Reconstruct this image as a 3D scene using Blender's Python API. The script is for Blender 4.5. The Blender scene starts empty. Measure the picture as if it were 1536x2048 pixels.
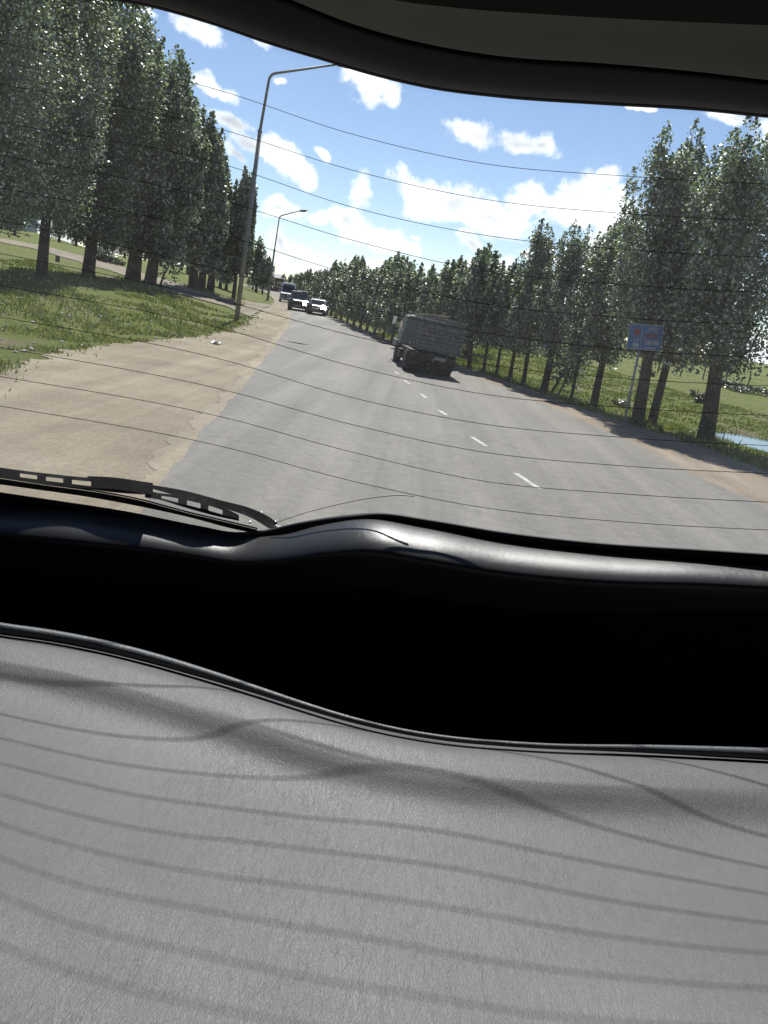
import bpy, math, random
import numpy as np
from mathutils import Vector, Matrix
R_ = math.radians
sc = bpy.context.scene
# ------------------------------------------------------------------ camera
FPX, PITCH, ROLL, CAMZ = 1600.0, R_(14.6), R_(9.3), 2.8
cr, sr, cp, sp = math.cos(ROLL), math.sin(ROLL), math.cos(PITCH), math.sin(PITCH)
r0 = Vector((1, 0, 0)); u0 = Vector((0, sp, cp)); FW = Vector((0, cp, -sp))
RT = r0*cr + u0*sr
UP = r0*(-sr) + u0*cr
cam_d = bpy.data.cameras.new('camera'); cam = bpy.data.objects.new('camera', cam_d)
sc.collection.objects.link(cam); sc.camera = cam
cam_d.sensor_fit = 'VERTICAL'; cam_d.sensor_height = 24; cam_d.lens = FPX*24/2048
cam_d.clip_start = 0.02; cam_d.clip_end = 6000
cam.matrix_world = Matrix(((RT.x, UP.x, -FW.x, 0), (RT.y, UP.y, -FW.y, 0), (RT.z, UP.z, -FW.z, CAMZ), (0, 0, 0, 1)))
# ------------------------------------------------------------------ light
SUN_EL, SUN_AZ = R_(58), R_(-4)
S = Vector((math.cos(SUN_EL)*math.sin(SUN_AZ), math.cos(SUN_EL)*math.cos(SUN_AZ), math.sin(SUN_EL)))
sl = bpy.data.lights.new('sun', 'SUN'); so = bpy.data.objects.new('sun', sl); sc.collection.objects.link(so)
sl.energy = 4.6; sl.angle = R_(0.75); sl.color = (1, .965, .91)
so.rotation_euler = S.to_track_quat('Z', 'Y').to_euler(); so.location = (20, 40, 60)
sc.view_settings.view_transform = 'Standard'; sc.view_settings.look = 'None'
sc.view_settings.gamma = 1; sc.view_settings.exposure = 0.75; sc.view_settings.use_curve_mapping = False
try:
    sc.cycles.use_denoising = True; sc.cycles.denoiser = 'OPENIMAGEDENOISE'
    sc.cycles.max_bounces = 7; sc.cycles.transparent_max_bounces = 24; sc.cycles.sample_clamp_indirect = 6
    sc.cycles.caustics_reflective = False; sc.cycles.caustics_refractive = False
except Exception: pass

def raydir(px, py):
    return (FW*FPX + RT*(px-768) + UP*(1024-py)).normalized()

world = bpy.data.worlds.new('World'); sc.world = world; world.use_nodes = True
nt = world.node_tree; nt.nodes.clear(); L = nt.links
out = nt.nodes.new('ShaderNodeOutputWorld'); bg = nt.nodes.new('ShaderNodeBackground')
sky = nt.nodes.new('ShaderNodeTexSky'); sky.sky_type = 'NISHITA'; sky.sun_disc = False
sky.sun_elevation = SUN_EL; sky.sun_rotation = SUN_AZ; sky.air_density = .8; sky.dust_density = 0.0; sky.ozone_density = 2.2
bg.inputs[1].default_value = 0.085
tc = nt.nodes.new('ShaderNodeTexCoord')
def wm(op, a, b=None, c=None, clamp=False):
    n = nt.nodes.new('ShaderNodeMath'); n.operation = op; n.use_clamp = clamp
    for k, v in enumerate((a, b, c)):
        if v is None: continue
        if isinstance(v, (int, float)): n.inputs[k].default_value = v
        else: L.new(v, n.inputs[k])
    return n.outputs[0]
CL = [ # px, py, half width, half height, tilt (image degrees, clockwise), weight
 (385,50,60,17,24),(300,20,30,9,30),(530,86,22,8,30),(632,108,52,9,20),(425,172,52,15,26),(458,242,55,13,24),(478,308,32,11,42),
 (505,292,45,16,30),(560,322,62,26,42),(600,352,34,22,50),(565,168,18,8,5),(648,308,18,8,25),(738,160,48,26,22),(786,182,24,17,25),
 (730,392,22,28,0),(830,385,58,29,12),(900,400,84,37,10),(985,440,80,30,10),(1060,402,52,30,0),(1150,418,88,50,4),(1225,425,55,40,10),
 (955,268,56,17,16),(1040,288,62,22,10),(1085,300,30,16,10),(1219,352,25,14,-5),(585,425,54,20,24),(640,440,30,20,10),(560,415,40,20,20),
 (700,448,44,24,12),(762,480,54,22,18),(820,495,20,14,30),(585,512,44,24,28),(660,545,50,14,10),(560,480,30,20,50),
 (750,545,36,16,0),(945,492,46,12,10),(985,528,70,20,8),(1095,525,60,16,8),(1190,500,60,26,4),(1290,500,60,40,8),
 (1470,238,48,15,10),(1540,255,60,28,10),(1285,216,26,6,8),(930,478,32,12,12),(825,470,16,6,20),(1420,600,100,40,9),
 (-150,300,140,60,20),(100,440,120,40,10),(300,480,120,40,10),(1700,420,160,60,9),(1560,720,120,40,9),(420,520,90,40,10)]
gen = tc.outputs['Generated']
# warp the direction a little so that outlines billow
wn = nt.nodes.new('ShaderNodeTexNoise'); wn.inputs['Scale'].default_value = 16; wn.inputs['Detail'].default_value = 3
L.new(gen, wn.inputs['Vector'])
vs = nt.nodes.new('ShaderNodeVectorMath'); vs.operation = 'SUBTRACT'; L.new(wn.outputs['Color'], vs.inputs[0]); vs.inputs[1].default_value = (.5, .5, .5)
vm = nt.nodes.new('ShaderNodeVectorMath'); vm.operation = 'MULTIPLY_ADD'; L.new(vs.outputs[0], vm.inputs[0]); vm.inputs[1].default_value = (.035, .035, .035); L.new(gen, vm.inputs[2])
warped = vm.outputs[0]
acc = None; accb = None
for (px, py, a, b, ang) in CL:
    c = raydir(px, py); t = R_(ang)
    e1 = (RT*math.cos(t) - UP*math.sin(t)); e1 = (e1 - c*e1.dot(c)).normalized(); e2 = c.cross(e1).normalized()
    if e2.dot(UP) < 0: e2 = -e2; 
    e3 = e1.cross(e2)
    k = c.dot(FW)/FPX
    M = Matrix((e1, e2, e3)).transposed()
    mp = nt.nodes.new('ShaderNodeMapping'); mp.vector_type = 'TEXTURE'
    L.new(warped, mp.inputs['Vector'])
    mp.inputs['Location'].default_value = c; mp.inputs['Rotation'].default_value = M.to_euler('XYZ')
    mp.inputs['Scale'].default_value = (a*k*1.08, b*k*1.2, .3)
    ln = nt.nodes.new('ShaderNodeVectorMath'); ln.operation = 'LENGTH'; L.new(mp.outputs[0], ln.inputs[0])
    if acc is None: acc = ln.outputs['Value']
    else:
        n = nt.nodes.new('ShaderNodeMath'); n.operation = 'SMOOTH_MIN'; L.new(acc, n.inputs[0]); L.new(ln.outputs['Value'], n.inputs[1]); n.inputs[2].default_value = .08; acc = n.outputs[0]
n1 = nt.nodes.new('ShaderNodeTexNoise'); n1.inputs['Scale'].default_value = 22; n1.inputs['Detail'].default_value = 9; n1.inputs['Roughness'].default_value = .62
L.new(gen, n1.inputs['Vector'])
dens = wm('SUBTRACT', 1.0, acc)
nn = wm('MULTIPLY', wm('SUBTRACT', n1.outputs['Fac'], .5), 3.3)
d2 = wm('ADD', dens, nn)
mr = nt.nodes.new('ShaderNodeMapRange'); mr.interpolation_type = 'SMOOTHSTEP'; L.new(d2, mr.inputs[0])
mr.inputs[1].default_value = -.12; mr.inputs[2].default_value = .62
# thin, far cloud beyond
n2 = nt.nodes.new('ShaderNodeTexNoise'); n2.inputs['Scale'].default_value = 5; n2.inputs['Detail'].default_value = 8; n2.inputs['Roughness'].default_value = .6
L.new(gen, n2.inputs['Vector'])
thin = nt.nodes.new('ShaderNodeMapRange'); L.new(n2.outputs['Fac'], thin.inputs[0]); thin.inputs[1].default_value = .5; thin.inputs[2].default_value = .85; thin.inputs[4].default_value = .05
cm = wm('MAXIMUM', mr.outputs[0], thin.outputs[0])
# thick hearts of the clouds let less light through
n3 = nt.nodes.new('ShaderNodeTexNoise'); n3.inputs['Scale'].default_value = 14; n3.inputs['Detail'].default_value = 6
L.new(gen, n3.inputs['Vector'])
thick = nt.nodes.new('ShaderNodeMapRange'); thick.interpolation_type = 'SMOOTHSTEP'
L.new(wm('ADD', dens, wm('MULTIPLY', wm('SUBTRACT', n3.outputs['Fac'], .5), 3.2)), thick.inputs[0]); thick.inputs[1].default_value = .25; thick.inputs[2].default_value = 1.7
cc = nt.nodes.new('ShaderNodeMix'); cc.data_type = 'RGBA'; L.new(thick.outputs[0], cc.inputs[0])
cc.inputs[6].default_value = (9.6, 9.8, 10.0, 1); cc.inputs[7].default_value = (4.6, 4.9, 5.4, 1)
mx = nt.nodes.new('ShaderNodeMix'); mx.data_type = 'RGBA'; L.new(cm, mx.inputs[0]); 
gain = nt.nodes.new('ShaderNodeMix'); gain.data_type = 'RGBA'; gain.blend_type = 'MULTIPLY'; gain.inputs[0].default_value = 1; L.new(sky.outputs[0], gain.inputs[6]); gain.inputs[7].default_value = (1.0, .93, .90, 1)
L.new(gain.outputs[2], mx.inputs[6]); L.new(cc.outputs[2], mx.inputs[7])
L.new(mx.outputs[2], bg.inputs[0]); L.new(bg.outputs[0], out.inputs[0])

# ------------------------------------------------------------------ helpers
C = sc.collection
rng = np.random.default_rng(7); random.seed(5)
CAMP = np.array((0, 0, CAMZ))
def sm(t): t = np.clip(t, 0, 1); return t*t*(3-2*t)
def rd(px, py): v = raydir(px, py); return np.array(v)
def atY(px, py, Y):
    d = rd(px, py); return CAMP + d*(Y/d[1])
def zy(y): return .8*sm((np.asarray(y, float)-30)/45.0)
def hit(px, py, hf, tmax=900):
    d = rd(px, py); t0 = 1.0; t = 1.0; step = .15
    while t < tmax:
        p = CAMP + d*t
        if p[2] <= hf(p[0], p[1]): break
        t0 = t; t += step; step *= 1.02
    else: return CAMP + d*tmax
    for _ in range(30):
        m = (t0+t)/2; p = CAMP+d*m
        if p[2] <= hf(p[0], p[1]): t = m
        else: t0 = m
    return CAMP + d*t
flat = lambda x, y: float(zy(y))
def curve_x(pl, ext):  # px polyline -> (ys, xs)
    P = [hit(x, y, flat) for x, y in pl]
    P = sorted(P, key=lambda p: p[1])
    ys = [p[1] for p in P]; xs = [p[0] for p in P]
    s = (xs[1]-xs[0])/max(ys[1]-ys[0], .1)
    ys = [-30] + ys; xs = [xs[0]+s*(-30-ys[1])] + xs
    s = (xs[-1]-xs[-3])/(ys[-1]-ys[-3]) if ext is None else ext
    ys.append(ys[-1]+400); xs.append(xs[-1]+s*400)
    return np.array(ys), np.array(xs)
RL = curve_x([(330,962),(390,882),(440,828),(490,772),(522,728),(550,692),(572,662),(583,641),(582,627),(571,606),(548,589),(512,575)], -1.2)
RR = curve_x([(1536,1016),(1400,960),(1300,905),(1200,860),(1100,815),(1000,775),(900,735),(780,689),(745,672),(700,653),(662,638),(620,616),(580,597),(545,583)], -1.2)
DL = curve_x([(0,742),(130,702),(250,688),(350,678),(440,667),(480,655),(499,641),(541,612),(549,602),(535,588),(500,575)], -1.2)
DR = curve_x([(1536,945),(1400,893),(1250,847),(1150,813),(1050,775),(930,736),(790,686),(700,648),(664,634),(622,612),(585,594),(550,580)], -1.2)
fx = lambda c, y: np.interp(y, c[0], c[1])
def vnoise(x, y, s=1.0):
    return (np.sin(x*.37*s+1.3)*np.cos(y*.29*s+.4)+.6*np.sin(x*.83*s+y*.61*s+2.1)+.4*np.cos(x*1.7*s-y*1.33*s))/2
_d = rd(1575, 899); PX, PY = [float(v) for v in (CAMP+_d*(3.2/-_d[2]))[:2]]
def terr(x, y):
    x = np.asarray(x, float); y = np.asarray(y, float)
    Lf = fx(DL, y)-x; Rt = x-fx(DR, y)
    z = zy(y) + .8*sm((Lf-1.0)/6.0) + np.minimum(.115*np.maximum(0, Lf-20), 5.4)
    z = z - .28*sm((Rt-2.0)/4)
    w = sm((np.maximum(Lf, Rt)-.8)/3)
    z = z + w*.07*vnoise(x, y)
    # the ditch that holds the pool
    q = np.sqrt(((x-PX)/3.6)**2 + ((y-PY)/2.6)**2)
    z = z - .45*sm((1.35-q)/.6)
    return z
tf = lambda x, y: float(terr(x, y))
def gp(px, py): return hit(px, py, tf)

def mesh_obj(name, V, F, mat, parent=None, smooth=False, loc=None):
    me = bpy.data.meshes.new(name)
    V = np.asarray(V, float).reshape(-1, 3)
    if isinstance(F, np.ndarray) and F.ndim == 2:
        n, k = F.shape
        me.vertices.add(len(V)); me.vertices.foreach_set('co', V.ravel().astype(np.float32))
        me.loops.add(n*k); me.loops.foreach_set('vertex_index', F.ravel().astype(np.int32))
        me.polygons.add(n); me.polygons.foreach_set('loop_start', (np.arange(n)*k).astype(np.int32))
        me.update(calc_edges=True)
    else:
        me.from_pydata([tuple(v) for v in V], [], [tuple(int(i) for i in f) for f in F]); me.update()
    if smooth: me.polygons.foreach_set('use_smooth', [True]*len(me.polygons))
    mats = mat if isinstance(mat, (list, tuple)) else [mat]
    for m in mats: me.materials.append(m)
    o = bpy.data.objects.new(name, me); C.objects.link(o)
    if parent is not None: o.parent = parent
    if loc is not None: o.location = loc
    return o
def tag(o, label, cat, group=None, kind=None):
    if label: o['label'] = label
    if cat: o['category'] = cat
    if group: o['group'] = group
    if kind: o['kind'] = kind
    return o
def empty(name, loc, label, cat, group=None, rz=0):
    o = bpy.data.objects.new(name, None); C.objects.link(o); o.location = loc; o.rotation_euler = (0, 0, rz)
    o.empty_display_size = .3
    return tag(o, label, cat, group)
class MB:
    def __init__(s): s.V = []; s.F = []
    def add(s, V, F):
        n = len(s.V); s.V += [tuple(v) for v in V]; s.F += [tuple(i+n for i in f) for f in F]; return s
    def box(s, c, d, rot=None, taper=1.0, bev=0):
        x, y, z = d[0]/2, d[1]/2, d[2]/2
        V = []
        for k, (a, b) in enumerate(((-1, 1), (1, taper))):
            for i, j in ((-1, -1), (1, -1), (1, 1), (-1, 1)): V.append(Vector((i*x*b, j*y*b, a*z)))
        if rot is not None: V = [rot @ v for v in V]
        V = [v+Vector(c) for v in V]
        return s.add(V, [(3, 2, 1, 0), (4, 5, 6, 7), (0, 1, 5, 4), (1, 2, 6, 5), (2, 3, 7, 6), (3, 0, 4, 7)])
    def tube(s, pts, rad, n=8, cap=True):
        pts = [Vector(p) for p in pts]; V = []; F = []
        if not hasattr(rad, '__len__'): rad = [rad]*len(pts)
        prev = None
        for i, p in enumerate(pts):
            t = (pts[min(i+1, len(pts)-1)]-pts[max(i-1, 0)]).normalized()
            if prev is None:
                a = t.orthogonal().normalized()
            else:
                a = (prev - t*prev.dot(t)).normalized()
            prev = a; b = t.cross(a)
            for k in range(n):
                an = 2*math.pi*k/n
                V.append(p + (a*math.cos(an)+b*math.sin(an))*rad[i])
        for i in range(len(pts)-1):
            for k in range(n):
                F.append((i*n+k, i*n+(k+1) % n, (i+1)*n+(k+1) % n, (i+1)*n+k))
        if cap: F.append(tuple(range(n-1, -1, -1))); F.append(tuple((len(pts)-1)*n+k for k in range(n)))
        return s.add(V, F)
    def build(s, name, mat, parent=None, smooth=False, bevel=0):
        o = mesh_obj(name, s.V, s.F, mat, parent, smooth)
        if bevel:
            m = o.modifiers.new('bevel', 'BEVEL'); m.width = bevel; m.segments = 2; m.limit_method = 'ANGLE'
        return o

# ------------------------------------------------------------------ materials
def nodes(m): return m.node_tree.nodes, m.node_tree.links
def mat(name, col, rough=.7, metal=0, spec=.5, var=None, vscale=8, bump=0, bscale=40, detail=6, coord='Object', coat=0):
    m = bpy.data.materials.new(name); m.use_nodes = True; N, K = nodes(m)
    p = N['Principled BSDF']; p.inputs['Base Color'].default_value = (*col, 1); p.inputs['Roughness'].default_value = rough
    p.inputs['Metallic'].default_value = metal; p.inputs['Specular IOR Level'].default_value = spec; p.inputs['Coat Weight'].default_value = coat
    t = N.new('ShaderNodeTexCoord')
    if var:
        n = N.new('ShaderNodeTexNoise'); n.inputs['Scale'].default_value = vscale; n.inputs['Detail'].default_value = detail; n.inputs['Roughness'].default_value = .65
        K.new(t.outputs[coord], n.inputs['Vector'])
        r = N.new('ShaderNodeValToRGB'); K.new(n.outputs['Fac'], r.inputs[0])
        r.color_ramp.elements[0].position = .32; r.color_ramp.elements[1].position = .68
        r.color_ramp.elements[0].color = (*col, 1); r.color_ramp.elements[1].color = (*var, 1)
        K.new(r.outputs[0], p.inputs['Base Color'])
    if bump:
        n = N.new('ShaderNodeTexNoise'); n.inputs['Scale'].default_value = bscale; n.inputs['Detail'].default_value = 5
        K.new(t.outputs[coord], n.inputs['Vector'])
        b = N.new('ShaderNodeBump'); b.inputs['Strength'].default_value = 1; b.inputs['Distance'].default_value = bump
        K.new(n.outputs['Fac'], b.inputs['Height']); K.new(b.outputs[0], p.inputs['Normal'])
    return m
def ramp(N, K, src, stops):
    r = N.new('ShaderNodeValToRGB'); K.new(src, r.inputs[0]); e = r.color_ramp.elements
    while len(e) < len(stops): e.new(.5)
    for el, (p, c) in zip(e, stops): el.position = p; el.color = (*c, 1) if len(c) == 3 else c
    return r.outputs[0]
def noise(N, K, vec, scale, detail=6, rough=.6, dist=0):
    n = N.new('ShaderNodeTexNoise'); n.inputs['Scale'].default_value = scale; n.inputs['Detail'].default_value = detail
    n.inputs['Roughness'].default_value = rough; n.inputs['Distortion'].default_value = dist
    K.new(vec, n.inputs['Vector']); return n.outputs['Fac']
def mixc(N, K, f, a, b, mode='MIX'):
    m = N.new('ShaderNodeMix'); m.data_type = 'RGBA'; m.blend_type = mode
    for v, i in ((f, 0), (a, 6), (b, 7)):
        if isinstance(v, (int, float)): m.inputs[i].default_value = v
        elif isinstance(v, tuple): m.inputs[i].default_value = (*v, 1)
        else: K.new(v, m.inputs[i])
    return m.outputs[2]
def bump(N, K, h, dist, strength=1, nrm=None):
    b = N.new('ShaderNodeBump'); b.inputs['Distance'].default_value = dist; b.inputs['Strength'].default_value = strength
    K.new(h, b.inputs['Height'])
    if nrm is not None: K.new(nrm, b.inputs['Normal'])
    return b.outputs[0]

def mat_ground():
    m = bpy.data.materials.new('grassy_ground'); m.use_nodes = True; N, K = nodes(m); p = N['Principled BSDF']
    t = N.new('ShaderNodeTexCoord').outputs['Object']
    g = ramp(N, K, noise(N, K, t, 3.0, 8, .7), [(.28, (.055, .072, .016)), (.5, (.105, .128, .026)), (.72, (.175, .19, .05))])
    dry = ramp(N, K, noise(N, K, t, 7, 6, .7), [(.3, (.11, .095, .055)), (.7, (.20, .175, .105))])
    f = ramp(N, K, noise(N, K, t, .38, 7, .72), [(.50, (0, 0, 0)), (.64, (1, 1, 1))])
    K.new(mixc(N, K, f, g, dry), p.inputs['Base Color']); p.inputs['Roughness'].default_value = .95; p.inputs['Specular IOR Level'].default_value = .15
    K.new(bump(N, K, noise(N, K, t, 9, 8, .75), .12), p.inputs['Normal'])
    return m
def mat_dirt(name, a, b, c, sc_=1.0):
    m = bpy.data.materials.new(name); m.use_nodes = True; N, K = nodes(m); p = N['Principled BSDF']
    t = N.new('ShaderNodeTexCoord').outputs['Object']
    base = ramp(N, K, noise(N, K, t, .35*sc_, 8, .65), [(.3, a), (.55, b), (.75, c)])
    fine = ramp(N, K, noise(N, K, t, 14, 6, .8), [(.3, (.72, .72, .72)), (.7, (1.15, 1.15, 1.15))])
    pebb = ramp(N, K, noise(N, K, t, 46, 2, .5), [(.28, (.5, .47, .42)), (.36, (1, 1, 1))])
    col = mixc(N, K, 1.0, mixc(N, K, 1.0, base, fine, 'MULTIPLY'), pebb, 'MULTIPLY')
    # wheel ruts run along the road
    mp = N.new('ShaderNodeMapping'); mp.inputs['Rotation'].default_value = (0, 0, R_(-14)); mp.inputs['Scale'].default_value = (1.1, .06, 1); K.new(t, mp.inputs['Vector'])
    rut = ramp(N, K, noise(N, K, mp.outputs[0], 1.3, 5, .6), [(.35, (.82, .81, .8)), (.65, (1.08, 1.08, 1.08))])
    K.new(mixc(N, K, 1.0, col, rut, 'MULTIPLY'), p.inputs['Base Color'])
    p.inputs['Roughness'].default_value = .95; p.inputs['Specular IOR Level'].default_value = .2
    K.new(bump(N, K, noise(N, K, t, 6, 9, .75), .05), p.inputs['Normal'])
    return m
def mat_asphalt():
    m = bpy.data.materials.new('old_asphalt'); m.use_nodes = True; N, K = nodes(m); p = N['Principled BSDF']
    t = N.new('ShaderNodeTexCoord').outputs['Object']
    base = ramp(N, K, noise(N, K, t, .25, 7, .6), [(.3, (.126, .115, .099)), (.7, (.156, .144, .125))])
    mp = N.new('ShaderNodeMapping'); mp.inputs['Rotation'].default_value = (0, 0, R_(-8)); mp.inputs['Scale'].default_value = (.9, .035, 1); K.new(t, mp.inputs['Vector'])
    lane = ramp(N, K, noise(N, K, mp.outputs[0], 1.2, 6, .6), [(.36, (.76, .76, .77)), (.64, (1.2, 1.19, 1.18))])
    fine = ramp(N, K, noise(N, K, t, 60, 3, .8), [(.3, (.76, .76, .76)), (.7, (1.2, 1.2, 1.2))])
    mid = ramp(N, K, noise(N, K, t, 5, 8, .75), [(.3, (.74, .74, .74)), (.7, (1.16, 1.16, 1.16))])
    col = mixc(N, K, 1.0, mixc(N, K, 1.0, mixc(N, K, 1.0, base, lane, 'MULTIPLY'), fine, 'MULTIPLY'), mid, 'MULTIPLY')
    v = N.new('ShaderNodeTexVoronoi'); v.feature = 'DISTANCE_TO_EDGE'; v.inputs['Scale'].default_value = .33
    wv = N.new('ShaderNodeVectorMath'); wv.operation = 'ADD'
    nz = N.new('ShaderNodeTexNoise'); nz.inputs['Scale'].default_value = 1.4; nz.inputs['Detail'].default_value = 6; K.new(t, nz.inputs['Vector'])
    K.new(t, wv.inputs[0]); K.new(nz.outputs['Color'], wv.inputs[1]); K.new(wv.outputs[0], v.inputs['Vector'])
    crack = ramp(N, K, v.outputs['Distance'], [(.0, (.42, .42, .42)), (.012, (1, 1, 1))])
    K.new(mixc(N, K, .35, col, mixc(N, K, 1.0, col, crack, 'MULTIPLY')), p.inputs['Base Color'])
    p.inputs['Roughness'].default_value = .72; p.inputs['Specular IOR Level'].default_value = .35
    K.new(bump(N, K, noise(N, K, t, 55, 4, .7), .008), p.inputs['Normal'])
    return m
def mat_leaf(name, dark, light, yellow, pale=(.42, .45, .38)):  # default pale: silvery leaf undersides, raised to stand in for sun glints
    m = bpy.data.materials.new(name); m.use_nodes = True; N, K = nodes(m); p = N['Principled BSDF']
    g = N.new('ShaderNodeNewGeometry')
    tcn = N.new('ShaderNodeTexCoord').outputs['Object']
    w_ = N.new('ShaderNodeMath'); w_.operation = 'MULTIPLY_ADD'; K.new(noise(N, K, tcn, .55, 3, .55), w_.inputs[0]); w_.inputs[1].default_value = 1.3; w_.inputs[2].default_value = -.65
    a_ = N.new('ShaderNodeMath'); K.new(g.outputs['Random Per Island'], a_.inputs[0]); K.new(w_.outputs[0], a_.inputs[1])
    col = ramp(N, K, a_.outputs[0], [(0, dark), (.52, light), (.70, yellow), (.75, pale), (1, pale)])
    K.new(col, p.inputs['Base Color']); p.inputs['Roughness'].default_value = .47; p.inputs['Specular IOR Level'].default_value = 1.0; p.inputs['IOR'].default_value = 1.7
    tr = N.new('ShaderNodeBsdfTranslucent'); K.new(mixc(N, K, 1.0, col, (1.3, 1.5, .7), 'MULTIPLY'), tr.inputs[0])
    ms = N.new('ShaderNodeMixShader'); ms.inputs[0].default_value = .22
    K.new(p.outputs[0], ms.inputs[1]); K.new(tr.outputs[0], ms.inputs[2]); K.new(ms.outputs[0], N['Material Output'].inputs[0])
    return m
def mat_glass():
    m = bpy.data.materials.new('dusty_rear_glass'); m.use_nodes = True; N, K = nodes(m)
    o = N['Material Output']; N.remove(N['Principled BSDF'])
    t = N.new('ShaderNodeTexCoord').outputs['Object']
    tr = N.new('ShaderNodeBsdfTransparent'); tr.inputs[0].default_value = (.93, .955, .96, 1)
    gl = N.new('ShaderNodeBsdfGlossy'); gl.inputs['Roughness'].default_value = .01
    tl = N.new('ShaderNodeBsdfTranslucent'); tl.inputs[0].default_value = (.85, .85, .83, 1)
    fr = N.new('ShaderNodeFresnel'); fr.inputs[0].default_value = 1.3
    a = N.new('ShaderNodeMixShader'); K.new(fr.outputs[0], a.inputs[0]); K.new(tr.outputs[0], a.inputs[1]); K.new(gl.outputs[0], a.inputs[2])
    d = N.new('ShaderNodeMapRange'); K.new(noise(N, K, t, 5, 6, .7), d.inputs[0]); d.inputs[1].default_value = .3; d.inputs[2].default_value = .75; d.inputs[3].default_value = .004; d.inputs[4].default_value = .017
    v = N.new('ShaderNodeTexVoronoi'); v.inputs['Scale'].default_value = 260; K.new(t, v.inputs['Vector'])
    s = N.new('ShaderNodeMapRange'); K.new(v.outputs['Distance'], s.inputs[0]); s.inputs[1].default_value = .16; s.inputs[2].default_value = .05; s.inputs[3].default_value = 0; s.inputs[4].default_value = .12
    ad = N.new('ShaderNodeMath'); K.new(d.outputs[0], ad.inputs[0]); K.new(s.outputs[0], ad.inputs[1])
    b = N.new('ShaderNodeMixShader'); K.new(ad.outputs[0], b.inputs[0]); K.new(a.outputs[0], b.inputs[1]); K.new(tl.outputs[0], b.inputs[2])
    K.new(b.outputs[0], o.inputs[0]); return m
def mat_leather(name, col, rough, scale=1.0, depth=.0012, fine=.00022):
    m = bpy.data.materials.new(name); m.use_nodes = True; N, K = nodes(m); p = N['Principled BSDF']
    t = N.new('ShaderNodeTexCoord').outputs['Object']
    mp = N.new('ShaderNodeMapping'); mp.inputs['Scale'].default_value = (1.5, .55, .8); mp.inputs['Rotation'].default_value = (0, 0, R_(8)); K.new(t, mp.inputs['Vector'])
    wv = N.new('ShaderNodeVectorMath'); wv.operation = 'MULTIPLY_ADD'
    nz = N.new('ShaderNodeTexNoise'); nz.inputs['Scale'].default_value = 90; nz.inputs['Detail'].default_value = 5; K.new(mp.outputs[0], nz.inputs['Vector'])
    K.new(nz.outputs['Color'], wv.inputs[0]); wv.inputs[1].default_value = (.016, .016, .016); K.new(mp.outputs[0], wv.inputs[2])
    def vor(sc_, w):
        v = N.new('ShaderNodeTexVoronoi'); v.feature = 'DISTANCE_TO_EDGE'; v.inputs['Scale'].default_value = sc_*scale; K.new(wv.outputs[0], v.inputs['Vector'])
        return ramp(N, K, v.outputs['Distance'], [(0, (0, 0, 0)), (w, (1, 1, 1))])
    e1 = vor(300, .16); e2 = vor(120, .10)
    pat = ramp(N, K, noise(N, K, t, 7, 4, .6), [(.42, (.75, .75, .75)), (.62, (.0, .0, .0))])
    pat2 = ramp(N, K, noise(N, K, t, 42, 3, .6), [(.40, (0, 0, 0)), (.60, (1, 1, 1))])
    e2m = mixc(N, K, pat2, mixc(N, K, .55, e2, (1., 1., 1.)), (1., 1., 1.))
    e2m = mixc(N, K, pat, e2m, (1., 1., 1.))
    b1 = bump(N, K, e1, depth*.4, .7); b2 = bump(N, K, e2m, depth, .8, b1)
    b3 = bump(N, K, noise(N, K, t, 900, 3, .7), fine, .7, b2)
    b4 = bump(N, K, noise(N, K, t, 14, 4, .6), .0012, .5, b3)
    K.new(b4, p.inputs['Normal'])
    tone = ramp(N, K, noise(N, K, t, 5, 8, .7), [(.3, tuple(x*.88 for x in col)), (.7, tuple(x*1.12 for x in col))])
    spk = ramp(N, K, noise(N, K, t, 1300, 2, .8), [(.3, (.84, .84, .84)), (.7, (1.14, 1.14, 1.14))])
    tone = mixc(N, K, 1.0, tone, spk, 'MULTIPLY')
    K.new(mixc(N, K, .22, tone, mixc(N, K, 1.0, tone, e2m, 'MULTIPLY')), p.inputs['Base Color'])
    p.inputs['Roughness'].default_value = rough; p.inputs['Specular IOR Level'].default_value = .5
    return m

MG = mat_ground()
M_dirtL = mat_dirt('tan_dirt', (.212, .178, .130), (.280, .238, .176), (.338, .292, .222))
M_dirtR = mat_dirt('reddish_dirt', (.20, .162, .122), (.26, .212, .160), (.305, .26, .205))
M_path = mat_dirt('path_dirt', (.19, .165, .12), (.23, .20, .15), (.27, .24, .185))
M_asph = mat_asphalt()
M_line = mat('worn_road_paint', (.46, .45, .42), .8, var=(.20, .19, .18), vscale=5)
M_leaf = mat_leaf('poplar_leaf', (.009, .024, .008), (.095, .130, .058), (.17, .20, .08))
M_leaf2 = mat_leaf('poplar_leaf_greyer', (.015, .030, .012), (.13, .165, .10), (.20, .23, .13))
M_bark = mat('poplar_bark', (.032, .027, .021), .95, var=(.075, .066, .052), vscale=6, bump=.05, bscale=14)
M_bush = mat_leaf('bush_leaf', (.02, .032, .012), (.05, .065, .022), (.09, .08, .03), (.08, .09, .04))
M_blade = mat_leaf('grass_blade', (.080, .110, .022), (.16, .20, .045), (.28, .25, .10), (.30, .27, .14))
M_blade.node_tree.nodes['Principled BSDF'].inputs['Roughness'].default_value = .6
M_blade.node_tree.nodes['Principled BSDF'].inputs['Specular IOR Level'].default_value = .25
M_water = mat('pool_water', (.03, .035, .03), .03, spec=.9, bump=.004, bscale=5)
M_pole = mat('weathered_pole_steel', (.16, .16, .15), .6, metal=.2, var=(.24, .23, .21), vscale=5)
M_lamphead = mat('dark_lamp_housing', (.05, .055, .07), .5)
M_lens = mat('lamp_cover', (.35, .33, .27), .3)
M_black = mat('black_plastic', (.012, .012, .013), .55)
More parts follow.
